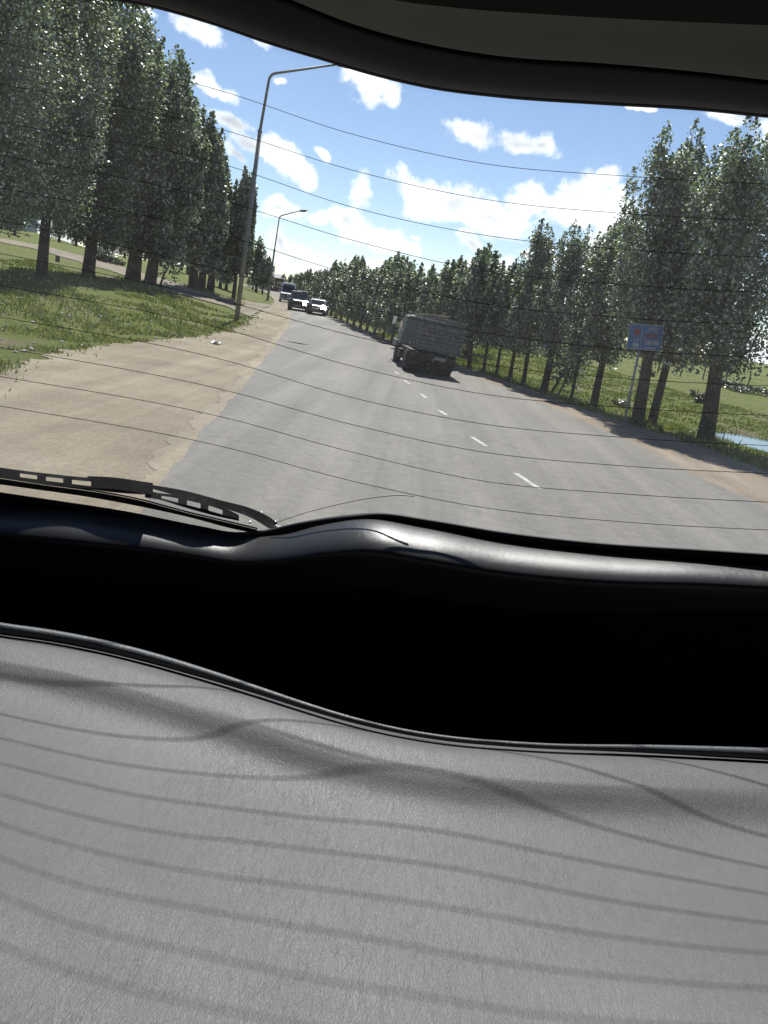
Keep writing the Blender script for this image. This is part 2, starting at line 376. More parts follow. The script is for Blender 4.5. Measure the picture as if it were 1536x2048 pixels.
M_rub = mat('black_rubber', (.010, .010, .010), .7)
M_tyre = mat('tyre_rubber', (.018, .018, .018), .85, bump=.01, bscale=30)
M_stone = mat('pale_stones', (.22, .20, .17), .9, var=(.36, .33, .29), vscale=3)

# ------------------------------------------------------------------ ground
def axis(lo, hi, fine_lo, fine_hi, f, g=1.12):
    a = list(np.arange(fine_lo, fine_hi+1e-6, f)); s = f; x = a[-1]
    while x < hi: s *= g; x += s; a.append(min(x, hi))
    s = f; x = a[0]; pre = []
    while x > lo: s *= g; x -= s; pre.append(max(x, lo))
    return np.array(pre[::-1]+a)
gx = axis(-2500, 2500, -34, 24, .5); gy = axis(-300, 4500, 4, 90, .5)
X, Y = np.meshgrid(gx, gy); Z = terr(X, Y)
nx, ny = len(gx), len(gy)
idx = np.arange(nx*ny).reshape(ny, nx)
F = np.stack([idx[:-1, :-1], idx[:-1, 1:], idx[1:, 1:], idx[1:, :-1]], -1).reshape(-1, 4)
tag(mesh_obj('ground', np.stack([X, Y, Z], -1).reshape(-1, 3), F, MG, smooth=True), None, None, kind='structure')

def sheet(name, ca, cb, ys, off, mt, ragA=0, ragB=0, ncross=12, seed=0):
    V = []; r = np.random.default_rng(seed)
    for y in ys:
        a, b = fx(ca, y), fx(cb, y)
        a += ragA*(vnoise(y*2.1, seed*7+1, 2.0)+.35*vnoise(y*6, 3+seed, 2.0)+.08*r.normal()); b += ragB*(vnoise(y*1.9, seed*5+9, 2.0)+.35*vnoise(y*5, seed, 2.0)+.08*r.normal())
        xs = np.linspace(a, b, ncross+1)
        for x in xs: V.append((x, y, 0))
    V = np.array(V); V[:, 2] = terr(V[:, 0], V[:, 1])+off+.0007*np.maximum(V[:, 1], 0)
    n = ncross+1; m_ = len(ys); I = np.arange(n*m_).reshape(m_, n)
    F = np.stack([I[:-1, :-1], I[:-1, 1:], I[1:, 1:], I[1:, :-1]], -1).reshape(-1, 4)
    o = mesh_obj(name, V, F, mt, smooth=True); tag(o, None, None, kind='structure'); return o
ysr = np.concatenate([np.arange(-14, 24, .1), np.arange(24, 60, .25), np.arange(60, 120, .8), np.arange(120, 330, 4)])
sheet('dirt_shoulder', DL, RL, ysr, .008, M_dirtL, .35, 0, 16, 1)
sheet('verge_dirt', RR, DR, ysr, .008, M_dirtR, 0, .22, 8, 2)
M_sand = mat_dirt('pale_loose_sand', (.26, .222, .163), (.315, .272, .205), (.35, .305, .235))
sheet('sand_edge', (RL[0], RL[1]-.34), (RL[0], RL[1]+.12), ysr, .016, M_sand, .2, 0, 3, 5)
sheet('road', RL, RR, ysr, .03, M_asph, .055, .06, 16, 3)
# the broken-off asphalt lip on the left edge: a lower course of older road
lipL = (RL[0], RL[1]-.22)

def ribbon(name, A, B, n, off, mt, kind='structure', rag=.06, ncross=4):
    def res(pl):
        P = np.array([gp(*q) for q in pl]); d = np.r_[0, np.cumsum(np.linalg.norm(np.diff(P[:, :2], axis=0), axis=1))]
        s = np.linspace(0, d[-1], n); return np.stack([np.interp(s, d, P[:, 0]), np.interp(s, d, P[:, 1])], -1)
    a, b = res(A), res(B); a += rng.normal(0, rag, a.shape); b += rng.normal(0, rag, b.shape)
    T = np.linspace(0, 1, ncross+1)[None, :, None]; P = a[:, None]*(1-T)+b[:, None]*T
    V = np.concatenate([P, (terr(P[..., 0], P[..., 1])+off)[..., None]], -1).reshape(-1, 3)
    I = np.arange(n*(ncross+1)).reshape(n, ncross+1)
    F = np.stack([I[:-1, :-1], I[:-1, 1:], I[1:, 1:], I[1:, :-1]], -1).reshape(-1, 4)
    PATHS.append((a+b)/2); PATHW.append(np.linalg.norm(a-b, axis=1)/2)
    return tag(mesh_obj(name, V, F, mt, smooth=True), None, None, kind=kind)
PATHS = []; PATHW = []
ribbon('footpath', [(-160,452),(0,478),(80,491),(160,511),(250,534),(320,557),(370,574),(430,590),(500,604),(545,611)],
       [(-160,458),(0,485),(80,501),(160,525),(245,551),(300,571),(345,586),(400,600),(455,614),(499,634)], 120, .06, M_path, rag=.03)
# centre line dashes
def dash(p0, p1, w):
    a, b = gp(*p0), gp(*p1); d = (b-a)[:2]; d /= np.linalg.norm(d); nrm = np.array((-d[1], d[0]))*w/2
    n = 6; V = []
    for k in range(n+1):
        c = a[:2]+(b-a)[:2]*k/n
        for s in (-1, -.33, .33, 1):
            q = c+nrm*s*(1+rng.normal(0, .07)); V.append((q[0], q[1], terr(q[0], q[1])+.036+.0007*max(q[1], 0)))
    F = [(k*4+j, k*4+j+1, (k+1)*4+j+1, (k+1)*4+j) for k in range(n) for j in range(3)]
    o = mesh_obj('lane_marking', V, F, M_line); tag(o, None, None, kind='structure')
for a, b in (((1077,982),(1030,951)),((971,896),(943,878)),((893,834),(877,824)),((852,799),(841,791)),((819,771),(808,764)),((797,751),(789,746))):
    dash(a, b, .13)
# pool
def pond():
    V = []; F = []; n = 40
    cx, cy = PX, PY
    zc = float(terr(cx, cy)) + .405
    for k in range(n):
        a = 2*math.pi*k/n; q = 1.12+.05*math.sin(3*a)
        V.append((cx+3.6*q*math.cos(a), cy+2.6*q*math.sin(a), zc))
    V.append((cx, cy, zc)); F = [(k, (k+1) % n, n) for k in range(n)]
    tag(mesh_obj('water', V, F, M_water), None, None, kind='structure')
pond()

# ------------------------------------------------------------------ grass, stones
def in_dirt(x, y):
    j = np.abs(rng.normal(0, .22, len(x)))+.6*(rng.random(len(x)) < .05); m = (x > fx(DL, y)-.1+j*1.3) & (x < fx(DR, y)+.05-j)
    for c, w in zip(PATHS[0], PATHW[0]): m |= np.hypot(x-c[0], y-c[1]) < w+.12
    return m
def blades(name, n, xr, yr, hgt, dens, label=None):
    x = rng.uniform(xr[0], xr[1], n*4); y = yr[0]*(yr[1]/yr[0])**rng.uniform(0, 1, n*4)
    keep = ~in_dirt(x, y) & dens(x, y); x, y = x[keep][:n], y[keep][:n]; n = len(x)
    z = terr(x, y); a = rng.uniform(0, 2*np.pi, n); h = hgt*rng.uniform(.4, 1.3, n)*(1+y/90); w = (.009+.0011*y)*rng.uniform(.6, 1.3, n)
    ln = rng.normal(0, .35, (n, 2))*h[:, None]
    A = np.stack([x-np.cos(a)*w, y-np.sin(a)*w, z-.02], -1); B = np.stack([x+np.cos(a)*w, y+np.sin(a)*w, z-.02], -1)
    T = np.stack([x+ln[:, 0], y+ln[:, 1], z+h], -1)
    V = np.stack([A, B, T], 1).reshape(-1, 3); F = np.arange(n*3).reshape(-1, 3)
    o = mesh_obj(name, V, F, M_blade); o['kind'] = 'stuff'; o['label'] = label; o['category'] = 'grass'; return o
clump = lambda x, y, t=.0: (vnoise(x*2.3, y*2.3, 1.6)+rng.normal(0, .35, len(x))) > t
blades('grass', 70000, (-30, 6), (13, 75), .10, lambda x, y: clump(x, y, .0) & (vnoise(x*1.1+3, y*.8, 1.0) > -.35) & (fx(DL, y)-x < 18), 'short weedy green grass on the left bank beside the dirt')
blades('verge_grass', 60000, (0, 34), (12, 80), .065, lambda x, y: clump(x, y, .05) & (x-fx(DR, y) < 20) & (np.hypot((x-PX)/3.6, (y-PY+.5)/3.1) > 1.15), 'rough grass along the right verge under the poplars')
def stones(name, n, area, smin, smax, label, mt):
    V = []; F = []; x, y = area(n)
    ico = [Vector(v) for v in ((0,0,1),(.9,0,.3),(.28,.85,.3),(-.72,.53,.3),(-.72,-.53,.3),(.28,-.85,.3),(.72,.53,-.4),(-.28,.85,-.4),(-.9,0,-.4),(-.28,-.85,-.4),(.72,-.53,-.4))]
    f0 = [(0,1,2),(0,2,3),(0,3,4),(0,4,5),(0,5,1),(1,6,2),(2,7,3),(3,8,4),(4,9,5),(5,10,1),(2,6,7),(3,7,8),(4,8,9),(5,9,10),(1,10,6)]
    for a, b in zip(x, y):
        s = smin+(smax-smin)*random.random()**3; z = tf(a, b); k = len(V)
        for v in ico: V.append((a+v.x*s*random.uniform(.7, 1.3), b+v.y*s*random.uniform(.7, 1.3), z+.3*s+v.z*s*.6))
        F += [tuple(i+k for i in q) for q in f0]
    o = mesh_obj(name, V, F, mt); o['kind'] = 'stuff'; o['label'] = label; o['category'] = 'stones'
def area_bank(n):
    y = rng.uniform(16, 48, n); L_ = np.abs(rng.normal(2.8, 2.0, n))+.3; return fx(DL, y)-L_, y
def area_dirt(n):
    y = 5*(50/5)**rng.uniform(0, 1, n); u = rng.uniform(.02, .98, n)**1.0; return fx(DL, y)*(1-u)+fx(RL, y)*u, y
stones('gravel', 550, area_bank, .015, .09, 'scattered pale stones and clods on the left grassy bank', M_stone)
stones('pebbles', 1500, area_dirt, .006, .028, 'small pebbles strewn over the left dirt shoulder', M_dirtL)

# ------------------------------------------------------------------ trees
def leaf_mesh(P, s, mt, name, parent, flatness=.0):
    n = len(P); nrm = rng.normal(0, 1, (n, 3))+np.array((0, -.15, .55)); nrm /= np.linalg.norm(nrm, axis=1)[:, None]
    a = rng.normal(0, 1, (n, 3)); a -= nrm*(a*nrm).sum(1)[:, None]; a /= np.linalg.norm(a, axis=1)[:, None]; b = np.cross(nrm, a)
    sz = (s*rng.uniform(.55, 1.25, n))[:, None]
    a = a*sz*.62; b = b*sz*.5
    V = np.stack([P-a, P-a*.1+b, P+a, P-a*.1-b], 1).reshape(-1, 3); F = np.arange(n*4).reshape(-1, 4)
    return mesh_obj(name, V, F, mt, parent)
def poplar_geo(H, R, z0, dx, nleaf, leaf, seed, mt, root, trunk_r, spires=14, lean_y=0, wide=.44, px_=.5):
    r = np.random.default_rng(seed)
    ax = lambda t: np.stack([dx*t, lean_y*t, H*t], -1)
    t0 = z0/H
    def prof(t):
        up = np.clip(1-((t-wide)/(1.02-wide))**2, 0, 1)**px_; lo = .68+.32*np.clip((t-t0)/(max(wide-t0, .05)), 0, 1)**.6
        return np.where(t > wide, up, lo)
    # limbs
    mb = MB(); pts = [Vector(ax(np.array(t))) + Vector((r.normal(0, .011*H*min(t, .5)), r.normal(0, .008*H*min(t, .5)), 0)) for t in (0, .03, .1, .2, .32, .45, .6, .78, .92)]
    pts[0].z -= .25
    rad = [trunk_r*1.45, trunk_r*1.12, trunk_r, trunk_r*.9, trunk_r*.75, trunk_r*.55, trunk_r*.36, trunk_r*.18, trunk_r*.06]
    mb.tube(pts, rad, 10)
    tips = []
    for k in range(13):
        t = t0*.9+(.72-t0)*(k+r.uniform())/13; base = ax(np.array(t)); an = r.uniform(0, 6.28)
        tt = min(t+r.uniform(.14, .3), .97); rr = R*prof(np.array(tt))*r.uniform(.55, .9); e = ax(np.array(tt))+np.array((math.cos(an)*rr, math.sin(an)*rr, 0))
        m = (base+e)/2+np.array((math.cos(an), math.sin(an), -.3))*R*.14
        rb = trunk_r*.42*(1-t)+.008; mb.tube([base, m, e], [rb, rb*.6, rb*.12], 5, False); tips.append((base, m, e))
    mb.build('trunk', M_bark, root, True)
    # foliage grows as upswept plumes round the boughs, each ending in a loose tip
    npl = int(max(20, min(60, nleaf/330))); Ps = []
    wts = r.uniform(.6, 1.4, npl); wts /= wts.sum()
    for j in range(npl):
        tb = t0*.86+(1.0-t0)*.84*((j+r.uniform())/npl)**.92; dt = r.uniform(.13, .24)*(1-.35*tb)
        te = min(tb+dt, 1.0); an_ = 2.399*j+r.uniform(-.5, .5); u = r.uniform(.62, 1.08) if r.uniform() < .72 else r.uniform(.2, .55)
        ro = R*float(prof(np.array(min((tb+te)/2, .97))))*u; od = np.array((math.cos(an_), math.sin(an_), 0))
        p0 = ax(np.array(tb))+od*ro*.35; p1 = ax(np.array(tb+.25*dt))+od*ro*.88; p2 = ax(np.array(te))+od*ro*(.92 if te < .9 else .6)
        m = int(nleaf*.80*wts[j]); q = r.uniform(0, 1, m)**.85; q_ = q[:, None]
        c = p0*(1-q_)**2+p1*2*q_*(1-q_)+p2*q_**2
        rad_ = R*(.30 if npl > 30 else .38)*np.clip(np.sin(np.pi*np.clip(q*.88+.10, 0, 1)), .05, 1)**.75*(.75+.5*wts[j]*npl/2)
        d_ = r.normal(0, 1, (m, 3)); d_ /= np.linalg.norm(d_, axis=1)[:, None]
        Ps.append(c+d_*(rad_*r.uniform(.25, 1.05, m)**.6)[:, None]*np.array((1, 1, 1.25)))
        mk = int(nleaf*.12*wts[j]); q = r.uniform(0, 1, mk); hh = H*r.uniform(.05, .10)   # twig tip
        Ps.append(p2+np.stack([r.normal(0, 1, mk)*(1.1-q)*.10*R, r.normal(0, 1, mk)*(1.1-q)*.10*R, q*hh], -1))
    nf = int(nleaf*.16); t = r.uniform(t0, .93, nf); an = r.uniform(0, 6.28, nf); rr = R*prof(t)*.5*np.sqrt(r.uniform(0, 1, nf))
    Ps.append(ax(t)+np.stack([np.cos(an)*rr, np.sin(an)*rr, np.zeros(nf)], -1))
    P = np.concatenate(Ps); P = P[P[:, 2] > z0*.8+r.uniform(0, .06, len(P))*H]
    leaf_mesh(P, leaf, mt, 'crown', root)
def poplar(bx, by, tx, ty, hw, cb, nleaf, label, seed, mt=None, trpx=None, group=None, wide=.35, spires=14):
    wide = .46; b = gp(bx, by); t = atY(tx, ty, b[1]); H = t[2]-b[2]; dist = (b-CAMP) @ np.array(FW); m = dist/FPX
    c = atY(bx+(tx-bx)*.2, cb, b[1]); z0 = max(.6, c[2]-b[2])
    o = empty('poplar_tree', (b[0], b[1], b[2]-.03), label, 'tree', group); TP.append((b[0], b[1], (trpx or 12)*m/2))
    lf = max(.095, (5.2 if bx < 500 else 4.4)*m); nleaf = int(nleaf*(3.0 if bx < 500 else 1.15))
    poplar_geo(H, hw*m*(1.36 if bx < 380 else 1.14), z0, t[0]-b[0], nleaf, lf, seed, mt or M_leaf, o, (trpx or 12)*m/2, wide=wide, spires=spires if bx < 500 else 22, px_=.40 if bx < 500 else .62)
    return o
TP = []
GL = 'poplars on the left grass bank'; GR = 'poplars along the right verge'
poplar(-120,540,-95,-260,120,400,9000,'poplar furthest left, mostly outside the view, its crown cut by the window frame',11,trpx=24,group=GL)
poplar(-20,562,20,-240,110,455,12000,'dark poplar standing just left of the nearest visible trunk on the left bank',12,trpx=20,group=GL)
poplar(82,562,128,-150,105,440,22000,'tall poplar with straight trunk, leftmost bare trunk on the left bank',13,trpx=21,group=GL)
poplar(176,556,235,-20,92,488,20000,'tall poplar with a swollen fork under its crown, second trunk on the left bank',14,trpx=23,group=GL)
poplar(265,562,318,95,72,505,15000,'poplar with thick leaning trunk, left one of a close pair on the left bank',15,M_leaf2,trpx=27,group=GL)
poplar(299,571,362,160,56,520,13000,'poplar with thick trunk, right one of a close pair beside the footpath',16,M_leaf2,trpx=22,group=GL)
poplar(386,578,408,228,44,535,9000,'poplar behind the footpath, left trunk of the dark clump',17,M_leaf2,trpx=18,group=GL)
poplar(402,582,428,275,36,540,7000,'poplar behind the footpath, middle trunk of the dark clump',18,M_leaf2,trpx=15,group=GL)
poplar(420,585,446,335,28,545,6000,'poplar behind the footpath, right trunk of the dark clump',19,M_leaf2,trpx=15,group=GL)
poplar(466,602,497,348,28,545,7000,'slim poplar standing alone right behind the nearest street lamp',20,trpx=8,group=GL)
poplar(1640,935,1750,150,130,790,9000,'big dark poplar at the right edge of the view, mostly outside it',21,trpx=30,group=GR)
poplar(1411,882,1500,270,112,735,26000,'broad dark poplar with the thickest trunk, nearest to the pool on the right',22,M_leaf,trpx=30,group=GR)
poplar(1274,848,1366,268,92,715,24000,'tall poplar with upright trunk right behind the blue sign',23,M_leaf2,trpx=24,group=GR)
poplar(1302,852,1432,320,78,720,14000,'poplar whose trunk leans right from the foot of its taller neighbour',24,M_leaf,trpx=17,group=GR)
poplar(1186,817,1262,420,64,722,12000,'poplar with slanting slim trunk standing clear, left of the blue sign',25,M_leaf,trpx=15,group=GR)
poplar(1141,803,1205,470,44,722,7000,'thin young poplar between the slanting trunk and the roadside clump',26,M_leaf2,trpx=7,group=GR)
poplar(1086,787,1160,455,52,712,10000,'poplar with dark stout trunk, right end of the roadside clump',27,M_leaf2,trpx=15,group=GR)
poplar(1046,772,1095,450,46,705,9000,'poplar with pointed crown in the middle of the roadside clump',28,M_leaf2,trpx=9,group=GR)
poplar(1018,764,1062,520,36,700,7000,'lower poplar left of the pointed crown in the roadside clump',29,M_leaf,trpx=8,group=GR)
poplar(992,753,1030,528,36,694,7000,'poplar with a pair of close slender stems in the roadside clump',30,M_leaf2,trpx=7,group=GR)
poplar(966,746,1000,535,36,686,7000,'poplar at the left end of the roadside clump right of the truck',31,M_leaf,trpx=7,group=GR)
poplar(938,739,960,503,34,680,7000,'poplar with raised crown tip just right of the truck',32,M_leaf2,trpx=8,group=GR)
def weeds():
    V = []
    for (x, y, r_) in TP:
        n = 260; a = rng.uniform(0, 6.28, n); d = r_+np.abs(rng.normal(0, .45, n)); X_ = x+np.cos(a)*d*1.3; Y_ = y+np.sin(a)*d; k = ~((X_ > fx(DL, Y_)) & (X_ < fx(DR, Y_))); X_, Y_ = X_[k], Y_[k]; n = len(X_)
        Z_ = terr(X_, Y_); h = rng.uniform(.08, .30, n); w = rng.uniform(.02, .05, n); t = rng.uniform(0, 6.28, n); lx = rng.normal(0, .12, n); ly = rng.normal(0, .12, n)
        V.append(np.stack([np.stack([X_-np.cos(t)*w, Y_-np.sin(t)*w, Z_-.03], -1), np.stack([X_+np.cos(t)*w, Y_+np.sin(t)*w, Z_-.03], -1), np.stack([X_+lx, Y_+ly, Z_+h], -1)], 1).reshape(-1, 3))
    V = np.concatenate(V); o = mesh_obj('weeds', V, np.arange(len(V)).reshape(-1, 3), M_blade); o['kind'] = 'stuff'; o['label'] = 'taller weeds growing round the feet of the poplar trunks'; o['category'] = 'weeds'
weeds()
# thin leaning saplings
def sapling(bx, by, tx, ty, w, label):
    b = gp(bx, by); t = atY(tx, ty, b[1]); m = (b[1])/FPX
    o = empty('young_poplar', b, label, 'tree', 'slanting saplings on the right verge')
    v = Vector(t-b); mid = v*.5+Vector((.06, 0, 0))
    MB().tube([(0, 0, -.1), mid, v], [w*m/2*1.2, w*m/2, w*m/3], 6).build('trunk', M_bark, o, True)
    r = np.random.default_rng(int(bx)); P = np.array(v)+r.normal(0, 1, (500, 3))*np.array((.35, .35, .45)); leaf_mesh(P, .12, M_leaf2, 'crown', o)
sapling(1098,789,1135,728,5,'thin bare-stemmed sapling leaning right beside the stout clump trunk')
sapling(1112,794,1142,735,4,'thinnest sapling leaning right, nearest to the slanting slim poplar')
# low oblique stem beside the left pair
b = gp(318, 576); o = empty('leaning_sapling', b, 'small crooked sapling leaning right beside the footpath on the left', 'tree')
v = Vector(atY(345, 520, b[1])-b); MB().tube([(0, 0, -.1), v*.5+Vector((-.1, 0, 0)), v], [.1, .07, .04], 6).build('trunk', M_bark, o, True)
leaf_mesh(np.array(v)+rng.normal(0, 1, (500, 3))*np.array((.5, .5, .6)), .16, M_leaf, 'crown', o)

# far trees: four prototypes copied
protos = []
for k in range(4):
    o = empty('poplar_tree', (0, 0, 0), 'x', 'tree'); kids = []
    poplar_geo(7.0, 1.45, .75, .15*(k-1.5), 4200, .2, 60+k, (M_leaf2, M_leaf)[k % 2], o, .15, spires=12, wide=(.42, .5, .38, .46)[k])
    protos.append(o)
used = [False]*4
def place_far(x, y, H, wid, label, group, k, rz):
    z = tf(x, y)
    p = protos[k]
    if not used[k]: o = p; used[k] = True
    else:
        o = p.copy(); C.objects.link(o)
        for ch in p.children:
            c = ch.copy(); C.objects.link(c); c.parent = o
    o.location = (x, y, z-.05); o.rotation_euler = (0, 0, rz); s = H/7.6; o.scale = (s*wid, s*wid, s)
    o['label'] = label; o['group'] = group; o['category'] = 'tree'
fr = random.Random(3); kk = 0
ORD = ['first','second','third','fourth','fifth','sixth','seventh','eighth','ninth','tenth','eleventh','twelfth','thirteenth','fourteenth','fifteenth','sixteenth','seventeenth','eighteenth','nineteenth','twentieth']
def far_px(bx, by, ty, wid, label, group, tx=None):
    global kk
    b = gp(bx, by); t = atY(bx+(tx or (by-ty)*.15), ty, b[1]); place_far(b[0], b[1], t[2]-b[2], wid, label, group, kk % 4, fr.uniform(0, 6.28)); kk += 1
for (bx, by, ty, lb) in ((905,729,512,'poplar whose crown shows right above the right half of the truck'),(872,719,505,'poplar rising right behind the truck box'),(842,710,520,'poplar rising behind the truck cab'),
      (812,699,518,'poplar crown showing just left of the truck cab, behind it'),(783,686,515,'dark poplar at the verge left of the truck, nearest it'),(766,679,530,'second poplar to the left of the truck'),(748,671,528,'poplar with split trunk, third to the left of the truck')):
    far_px(bx, by, ty, 1.0, lb, 'poplars behind and left of the truck')
for i, (bx, by, ty) in enumerate(((733,664,523),(720,659,528),(707,653,520),(694,647,530),(682,642,535),(671,637,528),(661,632,535),(652,627,530),(643,622,535),(634,617,530),(624,612,535),(614,607,533),(602,601,538),(590,596,540),(577,591,545),(563,586,545),(548,580,548))):
    far_px(bx, by, ty, 1.15, 'small far poplar, %s leftwards after the split-trunk one, in the roadside row' % ORD[i], 'far poplars in the row above the oncoming cars')
# second row behind the right verge, filling the gaps
for i in range(16):
    y = 52+i*5.2+fr.uniform(-1.2, 1.2); x = fx(DR, y)+fr.uniform(4.5, 7.5)
    place_far(x, y, fr.uniform(6.2, 7.6), 1.2, 'poplar in the back row behind the right verge, %s counting away from the pool' % ORD[i], 'second row poplars behind the right verge', kk % 4, fr.uniform(0, 6.28)); kk += 1
# left background trees behind the footpath
for i, (bx, by, ty, lb) in enumerate(((30,470,380,'leftmost far tree beside the pale building'),(118,484,400,'far tree between the first two left trunks'),(152,492,410,'far tree left of the second left trunk'),(215,503,425,'far tree right of the second left trunk'),(250,510,430,'far tree left of the close pair of trunks'),(322,524,440,'far tree right of the close pair of trunks'))):
    far_px(bx, by, ty, 1.7, lb, 'far trees at the edge of the left field')
for i, (bx, by, ty) in enumerate(((345,535,420),(362,541,410),(375,549,400),(440,575,440),(452,580,450),(512,585,470),(524,588,505),(505,580,500),(535,583,520))):
    far_px(bx, by, ty, 1.2, 'smaller background poplar behind the left footpath, %s of its row' % ('nearest','next after the nearest','slim third','clump-side fourth','clump-side fifth','lamp-side sixth','lamp-side seventh','eighth, by the far lamp,','last, by the far lamp,')[i], 'background poplars behind the left footpath')

def bush(px, py, w, h, label, n=900):
    b = gp(px, py); m = b[1]/FPX
    o = empty('bush', b, label, 'bush'); mb = MB()
    for k in range(6):
        a = fr.uniform(0, 6.28); mb.tube([(0, 0, -.05), (math.cos(a)*w*m*.25, math.sin(a)*w*m*.25, h*m*.8)], [.02, .005], 4)
    mb.build('stem', M_bark, o)
    c = np.stack([rng.normal(0, .3, 9)*w*m, rng.normal(0, .3, 9)*w*m, rng.uniform(.2, .75, 9)*h*m], -1)
    P = c[rng.integers(0, 9, n)]+rng.normal(0, 1, (n, 3))*np.array((.14*w, .14*w, .14*h))*m; P[:, 2] = np.abs(P[:, 2])
    leaf_mesh(P, max(.07, 4*m), M_bush, 'foliage', o)
bush(205,524,34,26,'dark twiggy bush in the field behind the second left trunk')
bush(232,530,24,14,'low dark bush right of the twiggy one behind the left trunks')
bush(1398,806,22,24,'dark bush leaning on the left side of the thickest right trunk')
bush(1243,815,26,16,'dark weedy bush behind the foot of the blue sign')
bush(1268,850,16,14,'scrubby shoots at the foot of the trunk behind the sign')
bush(1462,778,50,14,'low straggly bush in the field right of the thickest trunk')
bush(1520,790,60,14,'low grey bush in the field at the right edge')
bush(1300,752,20,10,'small weed tuft in the middle of the green right field')
bush(35,455,60,10,'low dark bush in front of the pale far building')

# ------------------------------------------------------------------ street lamps
def street_lamp(base, kink, bend, tip, head, label, wpx):
    b = gp(*base); Y0 = b[1]; m = Y0/FPX
    o = empty('street_lamp', (b[0], b[1], b[2]), label, 'street lamp', 'street lamps on the left')
    P = lambda q, dy=0: Vector(atY(q[0], q[1], Y0+dy)-b)
    k_, bd, tp = P(kink), P(bend), P(tip, .0)
    MB().tube([(0, 0, -.3), k_*.5, k_], [wpx*m*.55, wpx*m*.5, wpx*m*.42], 12).build('pole', M_pole, o, True)
    up = (bd-k_).normalized(); r = (tp-bd).normalized(); c = .35
    MB().tube([k_-up*.05, k_, k_+up*.12], [wpx*m*.5, wpx*m*.48, wpx*m*.3], 12).build('collar', M_pole, o, True)
    arc = [bd-up*c*1.0]
    for t in (.2, .4, .6, .8): arc.append((bd-up*c)*(1-t)**2+bd*2*t*(1-t)+(bd+r*c)*t*t)
    arc += [bd+r*c, tp]
    MB().tube([k_+up*.05]+arc, [wpx*m*.3]+[wpx*m*.26]*(len(arc)-1)+[wpx*m*.2], 10).build('arm', M_pole, o, True)
    hd = P(head)
    L_ = hd-tp; w = L_.length*.24; n = 8; V = []; F = []
    y_ = Vector((0, 1, 0)); x_ = L_.normalized(); z_ = x_.cross(y_)
    prof = [(0, .35), (.12, .8), (.35, 1), (.7, 1), (.92, .7), (1, .3)]
    for t, s in prof:
        for k in range(n):
            a = 2*math.pi*k/n; V.append(tp+L_*t+y_*math.cos(a)*w*s+z_*math.sin(a)*w*.5*s)
    for i in range(len(prof)-1):
        for k in range(n): F.append((i*n+k, i*n+(k+1) % n, (i+1)*n+(k+1) % n, (i+1)*n+k))
    F += [tuple(range(n)), tuple((len(prof)-1)*n+k for k in range(n))]
    h = mesh_obj('lamp_head', V, F, M_lamphead, o, True)
    V = []; F = []
    for k in range(10):
        a = 2*math.pi*k/10; V.append(tp+L_*(.62+.28*math.cos(a))+y_*math.sin(a)*w*.72 + Vector((0, 0, -w*.46)))
    V.append(tp+L_*.62+Vector((0, 0, -w*.75))); F = [(k, (k+1) % 10, 10) for k in range(10)]
    mesh_obj('lamp_cover', V, F, M_lens, h, True)
street_lamp((473,640),(520,262),(540,148),(672,129),(708,131),'tall grey street lamp, nearest one, its arm reaching the window frame',9)
street_lamp((535,601),(549,500),(559,432),(598,422),(615,421),'smaller far grey street lamp left of the oncoming vehicles',4.2)

